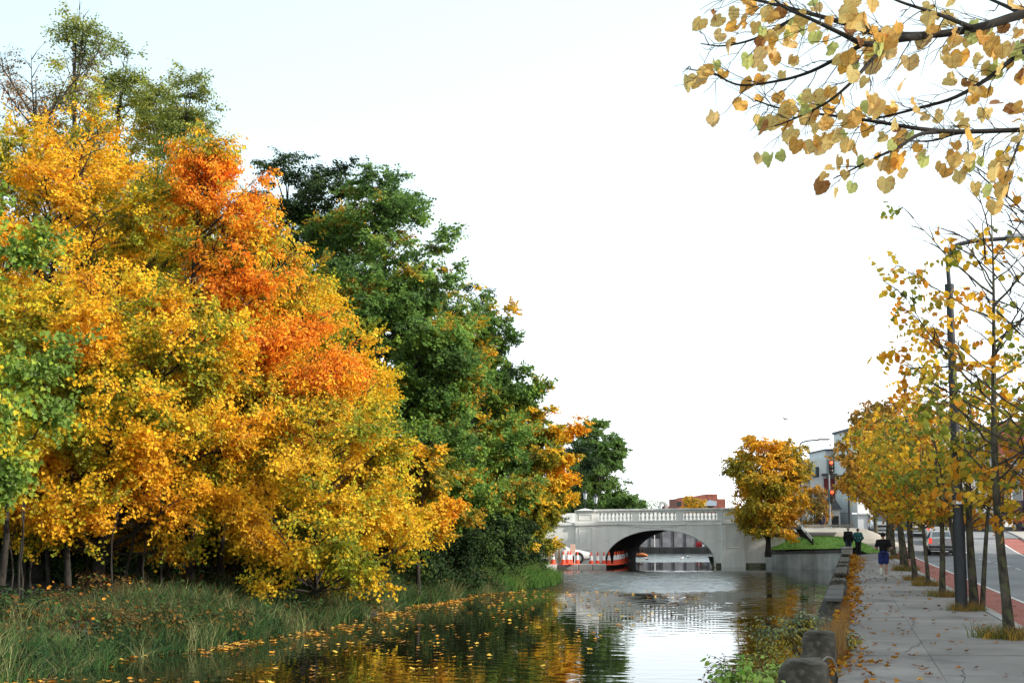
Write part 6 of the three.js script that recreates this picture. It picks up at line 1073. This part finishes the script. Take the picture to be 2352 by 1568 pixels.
// ---------------------------------------------------------------- traffic lights, lanterns, cones
function signal(px, d, tops, label) {
  const x = T(px, d), y = 0.9, g = thing('traffic_light', x, y, -d, label, 'traffic light'), s = FPX / d, Q = (py) => EYE + (1190 - py) / s - y;
  part(g, 'pole', cyl(0.06, 0.055, Q(tops[0]) + 0.35, 10), M.poleLight);
  for (const py of tops) { const yy = Q(py), h = part(g, 'signal_head', rbox(0.29, 0.9, 0.24, 0.05, 0.12, yy - 0.28, 0.13), M.black); part(h, 'backing_board', rbox(0.42, 1.05, 0.03, 0.01, 0.12, yy - 0.3, 0.0), M.dark);
    const l = part(h, 'red_lamp', new THREE.SphereGeometry(0.12, 14, 10).scale(1, 1, 0.4).translate(0.12, yy, 0.28), new THREE.MeshStandardMaterial({ color: new THREE.Color().setRGB(0.6, 0.03, 0.02), emissive: new THREE.Color().setRGB(2.4, 0.22, 0.06), roughness: 0.4 })); const p = new THREE.PointLight(new THREE.Color(1, 0.12, 0.04), 0.5); p.name = 'red_lamp_glow'; p.position.set(0.12, yy, 0.45); p.castShadow = true; h.add(p);
    for (const k of [1, 2]) part(h, 'dark_lens', new THREE.SphereGeometry(0.1, 12, 8).scale(1, 1, 0.4).translate(0.12, yy - 0.3 * k, 0.27), plain(0.04, 0.045, 0.03, 0.2)); }
}
signal(1902, 103, [1064, 1131], 'traffic light pole with two red signals at the bridge junction');
function lantern(px, d, topPy, label) { const x = T(px, d), y = 1.75, g = thing('bridge_lantern', x, y, -d, label, 'lantern', 'lanterns on the bridge'), Q = EYE + (1190 - topPy) / FPX * d - y;
  part(g, 'column', merge([cyl(0.1, 0.06, 0.8, 10), cyl(0.05, 0.035, Q - 1.5, 10, 0, 0.8, 0), cyl(0.08, 0.08, 0.06, 10, 0, Q - 0.72, 0)]), M.black);
  part(g, 'glass_body', cyl(0.12, 0.2, 0.42, 6, 0, Q - 0.66, 0), plain(0.6, 0.64, 0.66, 0.2)); for (let k = 0; k < 6; k++) { const a = k / 6 * 6.283; part(g, 'glazing_bar', rodGeo(V(Math.sin(a) * 0.12, Q - 0.66, Math.cos(a) * 0.12), V(Math.sin(a) * 0.205, Q - 0.24, Math.cos(a) * 0.205), 0.014, 4), M.black); }
  part(g, 'cap', merge([cyl(0.24, 0.08, 0.15, 6, 0, Q - 0.24, 0), cyl(0.06, 0.01, 0.12, 6, 0, Q - 0.09, 0)]), M.black); }
lantern(1367, 97.5, 1134, 'black lantern above the bridge parapet, right one of the two');
lantern(1343, 103, 1126, 'black lantern above the bridge parapet, left one partly behind leaves');
{
  const sleeve = new THREE.CylinderGeometry(0.075, 0.12, 0.3, 16, 1), build = () => {
    const g = thing('traffic_cone', 0, 0, 0, '', 'traffic cone', 'red and white traffic cones on the canal ledge');
    part(g, 'base', merge([rbox(0.44, 0.05, 0.44, 0.02, 0, 0.025, 0), cyl(0.2, 0.17, 0.04, 16, 0, 0.05, 0)]), M.orange);
    part(g, 'lower_cone', cyl(0.165, 0.122, 0.25, 16, 0, 0.08, 0), M.orange); part(g, 'reflective_sleeve', cyl(0.124, 0.072, 0.3, 16, 0, 0.33, 0), M.sleeve); part(g, 'tip', cyl(0.07, 0.04, 0.19, 16, 0, 0.63, 0), M.orange); part(g, 'tip_knob', new THREE.SphereGeometry(0.045, 10, 8).translate(0, 0.82, 0), M.orange);
    return g; };
  const Z = (zx) => (1260 + zx / 7.84) * 0.9408, ord = ['first', 'second', 'third', 'fourth', 'fifth', 'sixth', 'seventh', 'eighth', 'ninth'];
  const list = [[700, 90.8, -0.6], [895, 91.0, -0.62], [985, 91.4, -0.62], [1032, 91.6, -0.62], [1160, 92.4, -0.68], [1425, 92.6, -0.72], [1545, 92.7, -0.72], [1662, 92.9, -0.72], [1760, 93.2, -0.72]];
  const first = build();
  list.forEach(([zx, d, y], i) => { const p = [T(Z(zx), d), y, -d], label = `${ord[i]} red and white traffic cone from the left on the canal ledge`; if (!i) { first.position.set(...p); first.userData.label = label; } else copyOf(first, ...p, label, i * 0.7); });
  [[1872, 93.8], [1922, 94.8], [1962, 95.8], [2000, 96.8], [2034, 97.8], [2090, 101.5]].forEach(([zx, d], i) => copyOf(first, T(Z(zx), d), -0.72, -d, `${ord[i]} cone from the left in the crowded row under the left of the arch`, i));
  const b = thing('barrier_board', T(Z(1075), 91.8), -0.6, -91.9, 'white and orange board standing among the cones beside the parked saloon', 'barrier'); part(b, 'panel', rbox(0.34, 0.6, 0.04, 0.01, 0, 0.95, 0), plain(0.75, 0.5, 0.4, 0.5)); part(b, 'stand', merge([box(0.05, 0.7, 0.05, -0.12, 0.35, 0), box(0.05, 0.7, 0.05, 0.12, 0.35, 0)]), M.white);
}
{ // yard fence and plant pots left of the saloon
  const d = 91, g = thing('yard_fence', T(1215, 92), -0.6, -92.2, 'weathered grey board fence behind the plant pots', 'fence');
  for (let k = 0; k < 14; k++) part(g, 'board', metreUV(box(0.13, 1.5 + 0.05 * (k % 3), 0.03, k * 0.16, 0.8, 0.02 * (k % 2))), k % 4 ? M.kerb : M.tan);
  for (const y of [0.35, 1.25]) part(g, 'rail', box(2.3, 0.08, 0.05, 1.05, y, -0.05), M.dark);
  const Z = (zx) => (1260 + zx / 7.84) * 0.9408, names = ['leftmost', 'second', 'third', 'rightmost'];
  const mk = (x, z, label, i) => { const p = thing('plant_pot', x, -0.58, z, label, 'plant pot', 'dark plant pots on the canalside grass'); const r = i === 1 ? 0.22 : 0.2; part(p, 'pot', new THREE.LatheGeometry([[0, 0], [r * 0.75, 0], [r * 0.95, 0.3], [r * 1.08, 0.3], [r * 1.08, 0.36], [r * 0.9, 0.36], [r * 0.88, 0.28], [0, 0.28]].map((q) => new THREE.Vector2(...q)), 16), M.black);
    scatter('plant', [spray('ovate', 6, 0.09, 0.25, 0.3, 11)], LEAF, 26, 900 + i, (R) => ({ at: V((R() - 0.5) * 0.3, 0.34 + R() * 0.35, (R() - 0.5) * 0.3), s: 0.7 + R() * 0.5, tz: 0.6 + R() * 0.7 }), P.shrub, p); };
  [40, 170, 355, 558].forEach((zx, i) => mk(T(Z(zx), 89.5 + i * 0.5), -(88.5 + i * 0.6), `${names[i]} dark plant pot on the grass left of the parked saloon`, i));
}
// ---------------------------------------------------------------- people
const smin = (a, b, k) => { const h = clamp(0.5 + 0.5 * (b - a) / k, 0, 1); return lerp(b, a, h) - k * h * (1 - h); };
function sdBones(bones, k) { return (x, y, z) => { let d = 9; for (const [a, b, ra, rb] of bones) { const bx = b.x - a.x, by = b.y - a.y, bz = b.z - a.z, px = x - a.x, py = y - a.y, pz = z - a.z, t = clamp((px * bx + py * by + pz * bz) / (bx * bx + by * by + bz * bz + 1e-9), 0, 1), q = Math.hypot(px - bx * t, py - by * t, pz - bz * t) - lerp(ra, rb, t); d = d > 8 ? q : smin(d, q, k); } return d; }; }
function fieldMesh(f, c, half, res) { // surface of f in a cube round c
  const mc = new MarchingCubes(res, M.skin, false, false, 160000);
  mc.isolation = 0; const h = res / 2;
  for (let k = 0; k < res; k++) for (let j = 0; j < res; j++) for (let i = 0; i < res; i++) mc.field[i + j * res + k * res * res] = -f(c.x + (i - h) / h * half, c.y + (j - h) / h * half, c.z + (k - h) / h * half);
  mc.update();
  const p = mc.positionArray.slice(0, mc.count * 3); for (let i = 0; i < p.length; i += 3) { p[i] = c.x + p[i] * half; p[i + 1] = c.y + p[i + 1] * half; p[i + 2] = c.z + p[i + 2] * half; }
  let g = new THREE.BufferGeometry(); g.setAttribute('position', new THREE.BufferAttribute(p, 3));
  g = mergeVertices(g, half * 1e-4); g.computeVertexNormals();
  return g;
}
// a head that looks along -z, chin to crown 0.225 m, centre at the origin
const headField = (() => { const bones = sdBones([[V(0, 0.035, 0.012), V(0, 0.03, -0.012), 0.078, 0.076], [V(0, -0.03, -0.03), V(0, -0.075, -0.055), 0.058, 0.036], [V(0, -0.12, 0.02), V(0, -0.03, 0.01), 0.055, 0.055]], 0.03), nose = sdBones([[V(0, 0.01, -0.088), V(0, -0.022, -0.105), 0.009, 0.014]], 0.01), ears = sdBones([[V(0.079, 0.012, 0.01), V(0.078, -0.022, 0.004), 0.014, 0.01], [V(-0.079, 0.012, 0.01), V(-0.078, -0.022, 0.004), 0.014, 0.01]], 0.002), eyes = sdBones([[V(0.031, 0.008, -0.094), V(0.031, 0.008, -0.095), 0.013, 0.013]], 0.001), mouth = sdBones([[V(-0.022, -0.055, -0.096), V(0.022, -0.055, -0.096), 0.005, 0.005]], 0.001); return (x, y, z) => { let d = smin(smin(bones(x, y, z), nose(x, y, z), 0.012), ears(x, y, z), 0.006); d = Math.max(d, -eyes(Math.abs(x), y, z)); return Math.max(d, -mouth(x, y, z)); }; })();
const HEAD = fieldMesh(headField, V(0, -0.01, 0), 0.17, 100);
const EYES = merge([new THREE.SphereGeometry(0.011, 10, 8).translate(0.031, 0.008, -0.083), new THREE.SphereGeometry(0.011, 10, 8).translate(-0.031, 0.008, -0.083)]);
const hairOf = (len) => fieldMesh((x, y, z) => Math.max(Math.hypot(x / 0.092, (y - 0.037) / 0.094, (z - 0.012) / 0.104) * 0.09 - 0.09 + 0.004 * (noise3(x * 60, y * 60, z * 60) - 0.5), -(y + len + (z < -0.02 ? 1.4 * (-0.02 - z) + 0.045 : 0))), V(0, 0.02, 0), 0.15, 76);
const HAIR = hairOf(0.035);
// right hand hanging down: wrist at origin, fingers to -y, palm towards -x side, thumb to -z
const HAND = (() => { const b = [[V(0, 0.0, 0), V(0, -0.05, 0), 0.022, 0.026], [V(0, -0.03, -0.022), V(0, -0.085, -0.026), 0.016, 0.014], [V(0, -0.03, 0.02), V(0, -0.085, 0.026), 0.016, 0.013]]; [[-0.027, 0.066], [-0.009, 0.076], [0.009, 0.071], [0.026, 0.054]].forEach(([z, l]) => { const a = V(0, -0.085, z), m = V(-0.012, -0.085 - l * 0.5, z * 1.05), e = V(-0.034, -0.085 - l * 0.88, z * 1.05); b.push([a, m, 0.0095, 0.0085], [m, e, 0.0085, 0.007]); }); b.push([V(-0.005, -0.025, -0.03), V(-0.015, -0.055, -0.055), 0.013, 0.011], [V(-0.015, -0.055, -0.055), V(-0.028, -0.085, -0.056), 0.0105, 0.0085]); return fieldMesh(sdBones(b, 0.006), V(-0.01, -0.07, 0), 0.11, 74); })();
function person(o) {
  const { name = 'person', x, y, z, turn = 0, label, J, skin = M.skin, hairMat, hair = HAIR, clothes, res = 150, shoes, scale = 1 } = o, g = thing(name, x, y, z, label, 'person', null, turn);
  g.scale.setScalar(scale);
  const limbs = [];
  const S = (a, b, ra, rb) => limbs.push([a, b, ra, rb]);
  S(J.pelvis, J.waist, 0.135, 0.118); S(J.waist, J.chest, 0.118, 0.145); S(V(J.chest.x - 0.09, J.chest.y + 0.05, J.chest.z), V(J.chest.x + 0.09, J.chest.y + 0.05, J.chest.z), 0.1, 0.1);
  S(J.neck, J.head, 0.058, 0.052); S(J.chest, J.neck, 0.13, 0.06);
  for (const s of ['L', 'R']) { S(J.neck.clone().lerp(J['sh' + s], 0.5), J['sh' + s], 0.06, 0.055); S(J['sh' + s], J['el' + s], 0.052, 0.04); S(J['el' + s], J['wr' + s], 0.04, 0.027); S(J['hip' + s], J['kn' + s], 0.088, 0.056); S(J['kn' + s], J['kn' + s].clone().lerp(J['an' + s], 0.35), 0.054, 0.056); S(J['kn' + s].clone().lerp(J['an' + s], 0.35), J['an' + s], 0.054, 0.036); S(J['an' + s], J['to' + s], 0.04, 0.03); }
  const body = sdBones(limbs, 0.035), parts = [fieldMesh(body, V(0, 0.9, 0), 0.98, res)];
  const hd = HEAD.clone().translate(J.head.x, J.head.y + 0.04, J.head.z); parts.push(hd);
  for (const s of ['L', 'R']) { const h = HAND.clone(); if (s === 'L') { h.scale(-1, 1, 1); const ix = h.index.array; for (let k = 0; k < ix.length; k += 3) { const t = ix[k]; ix[k] = ix[k + 1]; ix[k + 1] = t; } h.computeVertexNormals(); } const dir = J['wr' + s].clone().sub(J['el' + s]).normalize(), q = new THREE.Quaternion().setFromUnitVectors(V(0, -1, 0), dir); h.applyQuaternion(q).translate(J['wr' + s].x, J['wr' + s].y, J['wr' + s].z); parts.push(h); }
  part(g, 'body', merge(parts.map((p) => { const n = p.toNonIndexed(); n.deleteAttribute('uv'); return n; })), skin);
  part(g, 'eyes', EYES.clone().translate(J.head.x, J.head.y + 0.04, J.head.z), M.dark);
  part(g, 'hair', hair.clone().translate(J.head.x, J.head.y + 0.04, J.head.z), hairMat);
  for (const [nm, bones, grow, lo, hi, mat, k] of clothes) { const f = sdBones(bones(J), k ?? 0.05); part(g, nm, fieldMesh((px, py, pz) => Math.max(f(px, py, pz) - grow - 0.006 * (noise3(px * 14, py * 9, pz * 14) - 0.5), lo - py, py - hi), V(0, 0.9, 0), 0.98, res), mat); }
  for (const s of ['L', 'R']) { const a = J['an' + s], t = J['to' + s], f = sdBones([[a.clone().add(V(0, -0.01, 0)), a.clone().lerp(t, 0.35), 0.05, 0.05], [a.clone().lerp(t, 0.35), t, 0.05, 0.042], [V().subVectors(a, t).setLength(0.05).add(a).add(V(0, -0.015, 0)), a, 0.045, 0.05]], 0.03), c = a.clone().lerp(t, 0.5); part(g, 'shoe', fieldMesh((px, py, pz) => f(px, py, pz) - 0.004, c, 0.24, 44), shoes); }
  return g;
}
const torso = (J, arm) => { const b = [[J.pelvis, J.waist, 0.14, 0.12], [J.waist, J.chest, 0.12, 0.15], [V(J.chest.x - 0.09, J.chest.y + 0.05, J.chest.z), V(J.chest.x + 0.09, J.chest.y + 0.05, J.chest.z), 0.105, 0.105], [J.chest, J.neck, 0.13, 0.07]]; for (const s of ['L', 'R']) { b.push([J.neck.clone().lerp(J['sh' + s], 0.5), J['sh' + s], 0.065, 0.06]); b.push([J['sh' + s], J['sh' + s].clone().lerp(J['el' + s], Math.min(1, arm)), 0.06, 0.055]); if (arm > 1) b.push([J['el' + s], J['el' + s].clone().lerp(J['wr' + s], 0.93), 0.05, 0.042]); } return b; };
const legs = (J, low, wide = 0) => { const b = [[J.pelvis, J.pelvis.clone().add(V(0, 0.06, 0)), 0.14, 0.135]]; for (const s of ['L', 'R']) { b.push([J['hip' + s], J['hip' + s].clone().lerp(J['kn' + s], Math.min(1, low)), 0.1, 0.075 + wide]); if (low > 1) b.push([J['kn' + s], J['kn' + s].clone().lerp(J['an' + s], 0.95), 0.07, 0.055]); } return b; };
const black = plain(0.004, 0.004, 0.006, 0.9), navy = plain(0.015, 0.028, 0.16, 0.75);
{ // runner, seen from behind: right foot down, left foot kicked up behind
  const J = { pelvis: V(0, 0.96, 0.02), waist: V(0, 1.1, 0), chest: V(0, 1.29, -0.03), neck: V(0, 1.48, -0.04), head: V(0, 1.6, -0.06), shR: V(0.185, 1.42, -0.02), elR: V(0.3, 1.17, 0.1), wrR: V(0.27, 1.12, -0.14), shL: V(-0.185, 1.42, -0.02), elL: V(-0.29, 1.16, 0.12), wrL: V(-0.25, 1.13, -0.12), hipR: V(0.095, 0.92, 0.02), knR: V(0.085, 0.51, -0.04), anR: V(0.065, 0.1, 0.06), toR: V(0.07, 0.05, -0.09), hipL: V(-0.095, 0.92, 0.02), knL: V(-0.1, 0.5, -0.05), anL: V(-0.11, 0.36, 0.33), toL: V(-0.115, 0.2, 0.4) };
  person({ name: 'runner', x: T(2021, 55), y: pathY(55), z: -55, turn: -0.22, label: 'runner seen from behind in black t-shirt and blue shorts on the path', J, hairMat: plain(0.014, 0.011, 0.009, 0.8), shoes: plain(0.62, 0.6, 0.52, 0.6), res: 168, clothes: [['tshirt', (j) => torso(j, 0.72), 0.014, 0.93, 1.5, black], ['shorts', (j) => legs(j, 0.66, 0.018), 0.012, 0.56, 1.06, navy, 0.018]] });
}
const walk = (a) => ({ pelvis: V(0, 0.95, 0), waist: V(0, 1.1, 0), chest: V(0, 1.29, 0), neck: V(0, 1.48, 0), head: V(0, 1.6, -0.02), shR: V(0.19, 1.42, 0), elR: V(0.235, 1.14, 0.05 + a * 0.06), wrR: V(0.235, 0.9, -0.03 + a * 0.05), shL: V(-0.19, 1.42, 0), elL: V(-0.235, 1.14, 0.05 - a * 0.06), wrL: V(-0.235, 0.9, -0.03 - a * 0.05), hipR: V(0.095, 0.91, 0), knR: V(0.095, 0.5, -0.04 - a * 0.08), anR: V(0.09, 0.09, 0.02 - a * 0.14), toR: V(0.1, 0.04, -0.13 - a * 0.14), hipL: V(-0.095, 0.91, 0), knL: V(-0.095, 0.5, -0.02 + a * 0.05), anL: V(-0.09, 0.09, 0.04 + a * 0.12), toL: V(-0.1, 0.04, -0.11 + a * 0.12) });
person({ name: 'walker', x: T(1942, 88.7), y: 0.0, z: -88.7, turn: -0.2, label: 'person in long dark coat and dark blue trousers walking away, left of the pair', J: walk(0.5), hairMat: plain(0.3, 0.28, 0.26, 0.9), shoes: M.black, res: 120, scale: 0.99, clothes: [['coat', (j) => torso(j, 2), 0.022, 0.8, 1.52, black], ['trousers', (j) => legs(j, 2), 0.008, 0.1, 1.0, plain(0.016, 0.022, 0.05, 0.8)]] });
{ const J = walk(0.2); J.elR = V(0.29, 1.15, 0.06); J.wrR = V(0.2, 1.0, -0.1); J.elL = V(-0.29, 1.15, 0.06); J.wrL = V(-0.2, 1.0, -0.1);
  person({ name: 'walker', x: T(1964, 88.7), y: 0.0, z: -88.7, turn: -0.1, label: 'person in teal jacket and black trousers walking away, right of the pair', J, hairMat: plain(0.06, 0.03, 0.018, 0.8), shoes: M.black, res: 120, scale: 0.95, clothes: [['jacket', (j) => torso(j, 2), 0.026, 0.9, 1.52, plain(0.012, 0.1, 0.095, 0.75)], ['trousers', (j) => legs(j, 2), 0.008, 0.1, 1.0, black]] }); }
person({ name: 'pedestrian', x: T(1601, 135), y: -1.4, z: -135, turn: 0.3, label: 'person in red jacket and white cap on the far quay, seen through the arch', J: walk(0.3), hairMat: M.white, shoes: M.black, res: 84, clothes: [['jacket', (j) => torso(j, 2), 0.03, 0.88, 1.52, plain(0.42, 0.02, 0.03, 0.7)], ['trousers', (j) => legs(j, 2), 0.01, 0.1, 1.0, black]] });
person({ name: 'pedestrian', x: T(1883, 118.4), y: 1.0, z: -118.4, turn: 2.6, label: 'person in dark clothes with white cap before the small white house', J: walk(0.4), hairMat: M.white, shoes: M.black, res: 84, clothes: [['coat', (j) => torso(j, 2), 0.03, 0.86, 1.52, plain(0.03, 0.025, 0.05, 0.8)], ['trousers', (j) => legs(j, 2), 0.01, 0.1, 1.0, plain(0.06, 0.02, 0.04, 0.8)]] });
// ---------------------------------------------------------------- birds, buoy
{
  const gull = (name, x, y, z, label, turn, fly) => { const g = thing(name, x, y, z, label, 'bird', fly ? null : 'white birds on the water near the arch', turn);
    part(g, 'body', fieldMesh(sdBones([[V(0, 0.07, 0.09), V(0, 0.08, -0.06), 0.045, 0.065], [V(0, 0.08, -0.06), V(0, 0.15, -0.13), 0.05, 0.026], [V(0, 0.15, -0.13), V(0, 0.165, -0.16), 0.034, 0.03], [V(0, 0.07, 0.09), V(0, 0.09, 0.2), 0.04, 0.012]], 0.03), V(0, 0.1, 0), 0.26, 48), M.white);
    part(g, 'beak', new THREE.ConeGeometry(0.012, 0.06, 6).rotateX(-Math.PI / 2).translate(0, 0.158, -0.215), plain(0.6, 0.3, 0.02, 0.5));
    for (const s of [-1, 1]) { const b = new Bag(), q = fly ? [[0.05, 0.1, -0.1], [0.3, 0.2, -0.12], [0.62, 0.14, 0.02], [0.3, 0.18, 0.05], [0.05, 0.1, 0.08]] : [[0.06, 0.1, -0.08], [0.075, 0.12, 0.0], [0.05, 0.11, 0.2], [0.07, 0.07, 0.12], [0.065, 0.06, -0.02]], c = q.reduce((a, p) => a.add(V(s * p[0], p[1], p[2])), V()).multiplyScalar(0.2), ci = b.v(c.x, c.y + 0.012, c.z), ids = q.map((p) => b.v(s * p[0], p[1], p[2])), ci2 = b.v(c.x, c.y - 0.012, c.z); ids.forEach((_, j) => { b.tri(ci, ids[j], ids[(j + 1) % 5]); b.tri(ci2, ids[(j + 1) % 5], ids[j]); }); const wg = b.geo(); wg.computeVertexNormals(); part(g, 'wing', wg, plain(0.5, 0.51, 0.53, 0.7)); } };
  gull('water_bird', T(1483, 112), WATER - 0.02, -112, 'white bird floating under the middle of the arch', 1.2); gull('water_bird', T(1562, 114), WATER - 0.02, -114, 'white bird floating under the right side of the arch', -1.0); gull('water_bird', T(1577, 118), WATER - 0.02, -118, 'farther white bird right of the others under the arch', 0.6);
  const p = at(1805, 965, 90); gull('gull', p.x, p.y, p.z, 'gull flying in the white sky above the round golden tree', 0.8, true);
  const q = thing('kayak', T(1466, 122), WATER, -122, 'small orange kayak with a dark paddler beyond the arch', 'kayak', null, 0.4); part(q, 'hull', new THREE.SphereGeometry(1, 20, 12).scale(0.33, 0.2, 1.3).translate(0, 0.1, 0), plain(0.75, 0.2, 0.03, 0.45)); part(q, 'cockpit_rim', new THREE.TorusGeometry(0.24, 0.03, 8, 18).rotateX(Math.PI / 2).scale(1, 1, 1.4).translate(0, 0.29, 0), M.black);
  const J = walk(0); const r = person({ name: 'paddler', x: T(1466, 122), y: WATER - 0.68, z: -122.1, turn: 0.4, label: 'person in dark jacket paddling the orange kayak beyond the arch', res: 76, hairMat: plain(0.02, 0.015, 0.01), shoes: M.black, J: { ...J, knR: V(0.12, 0.98, -0.4), anR: V(0.1, 0.93, -0.8), toR: V(0.1, 1.0, -0.9), knL: V(-0.12, 0.98, -0.4), anL: V(-0.1, 0.93, -0.8), toL: V(-0.1, 1.0, -0.9), wrR: V(0.3, 1.2, -0.3), elR: V(0.33, 1.15, -0.05), wrL: V(-0.3, 1.25, -0.3), elL: V(-0.33, 1.18, -0.05) }, clothes: [['jacket', (j) => torso(j, 2), 0.03, 0.86, 1.52, black], ['trousers', (j) => legs(j, 2), 0.01, 0.7, 1.1, black]] });
}
renderer.render(scene, camera);
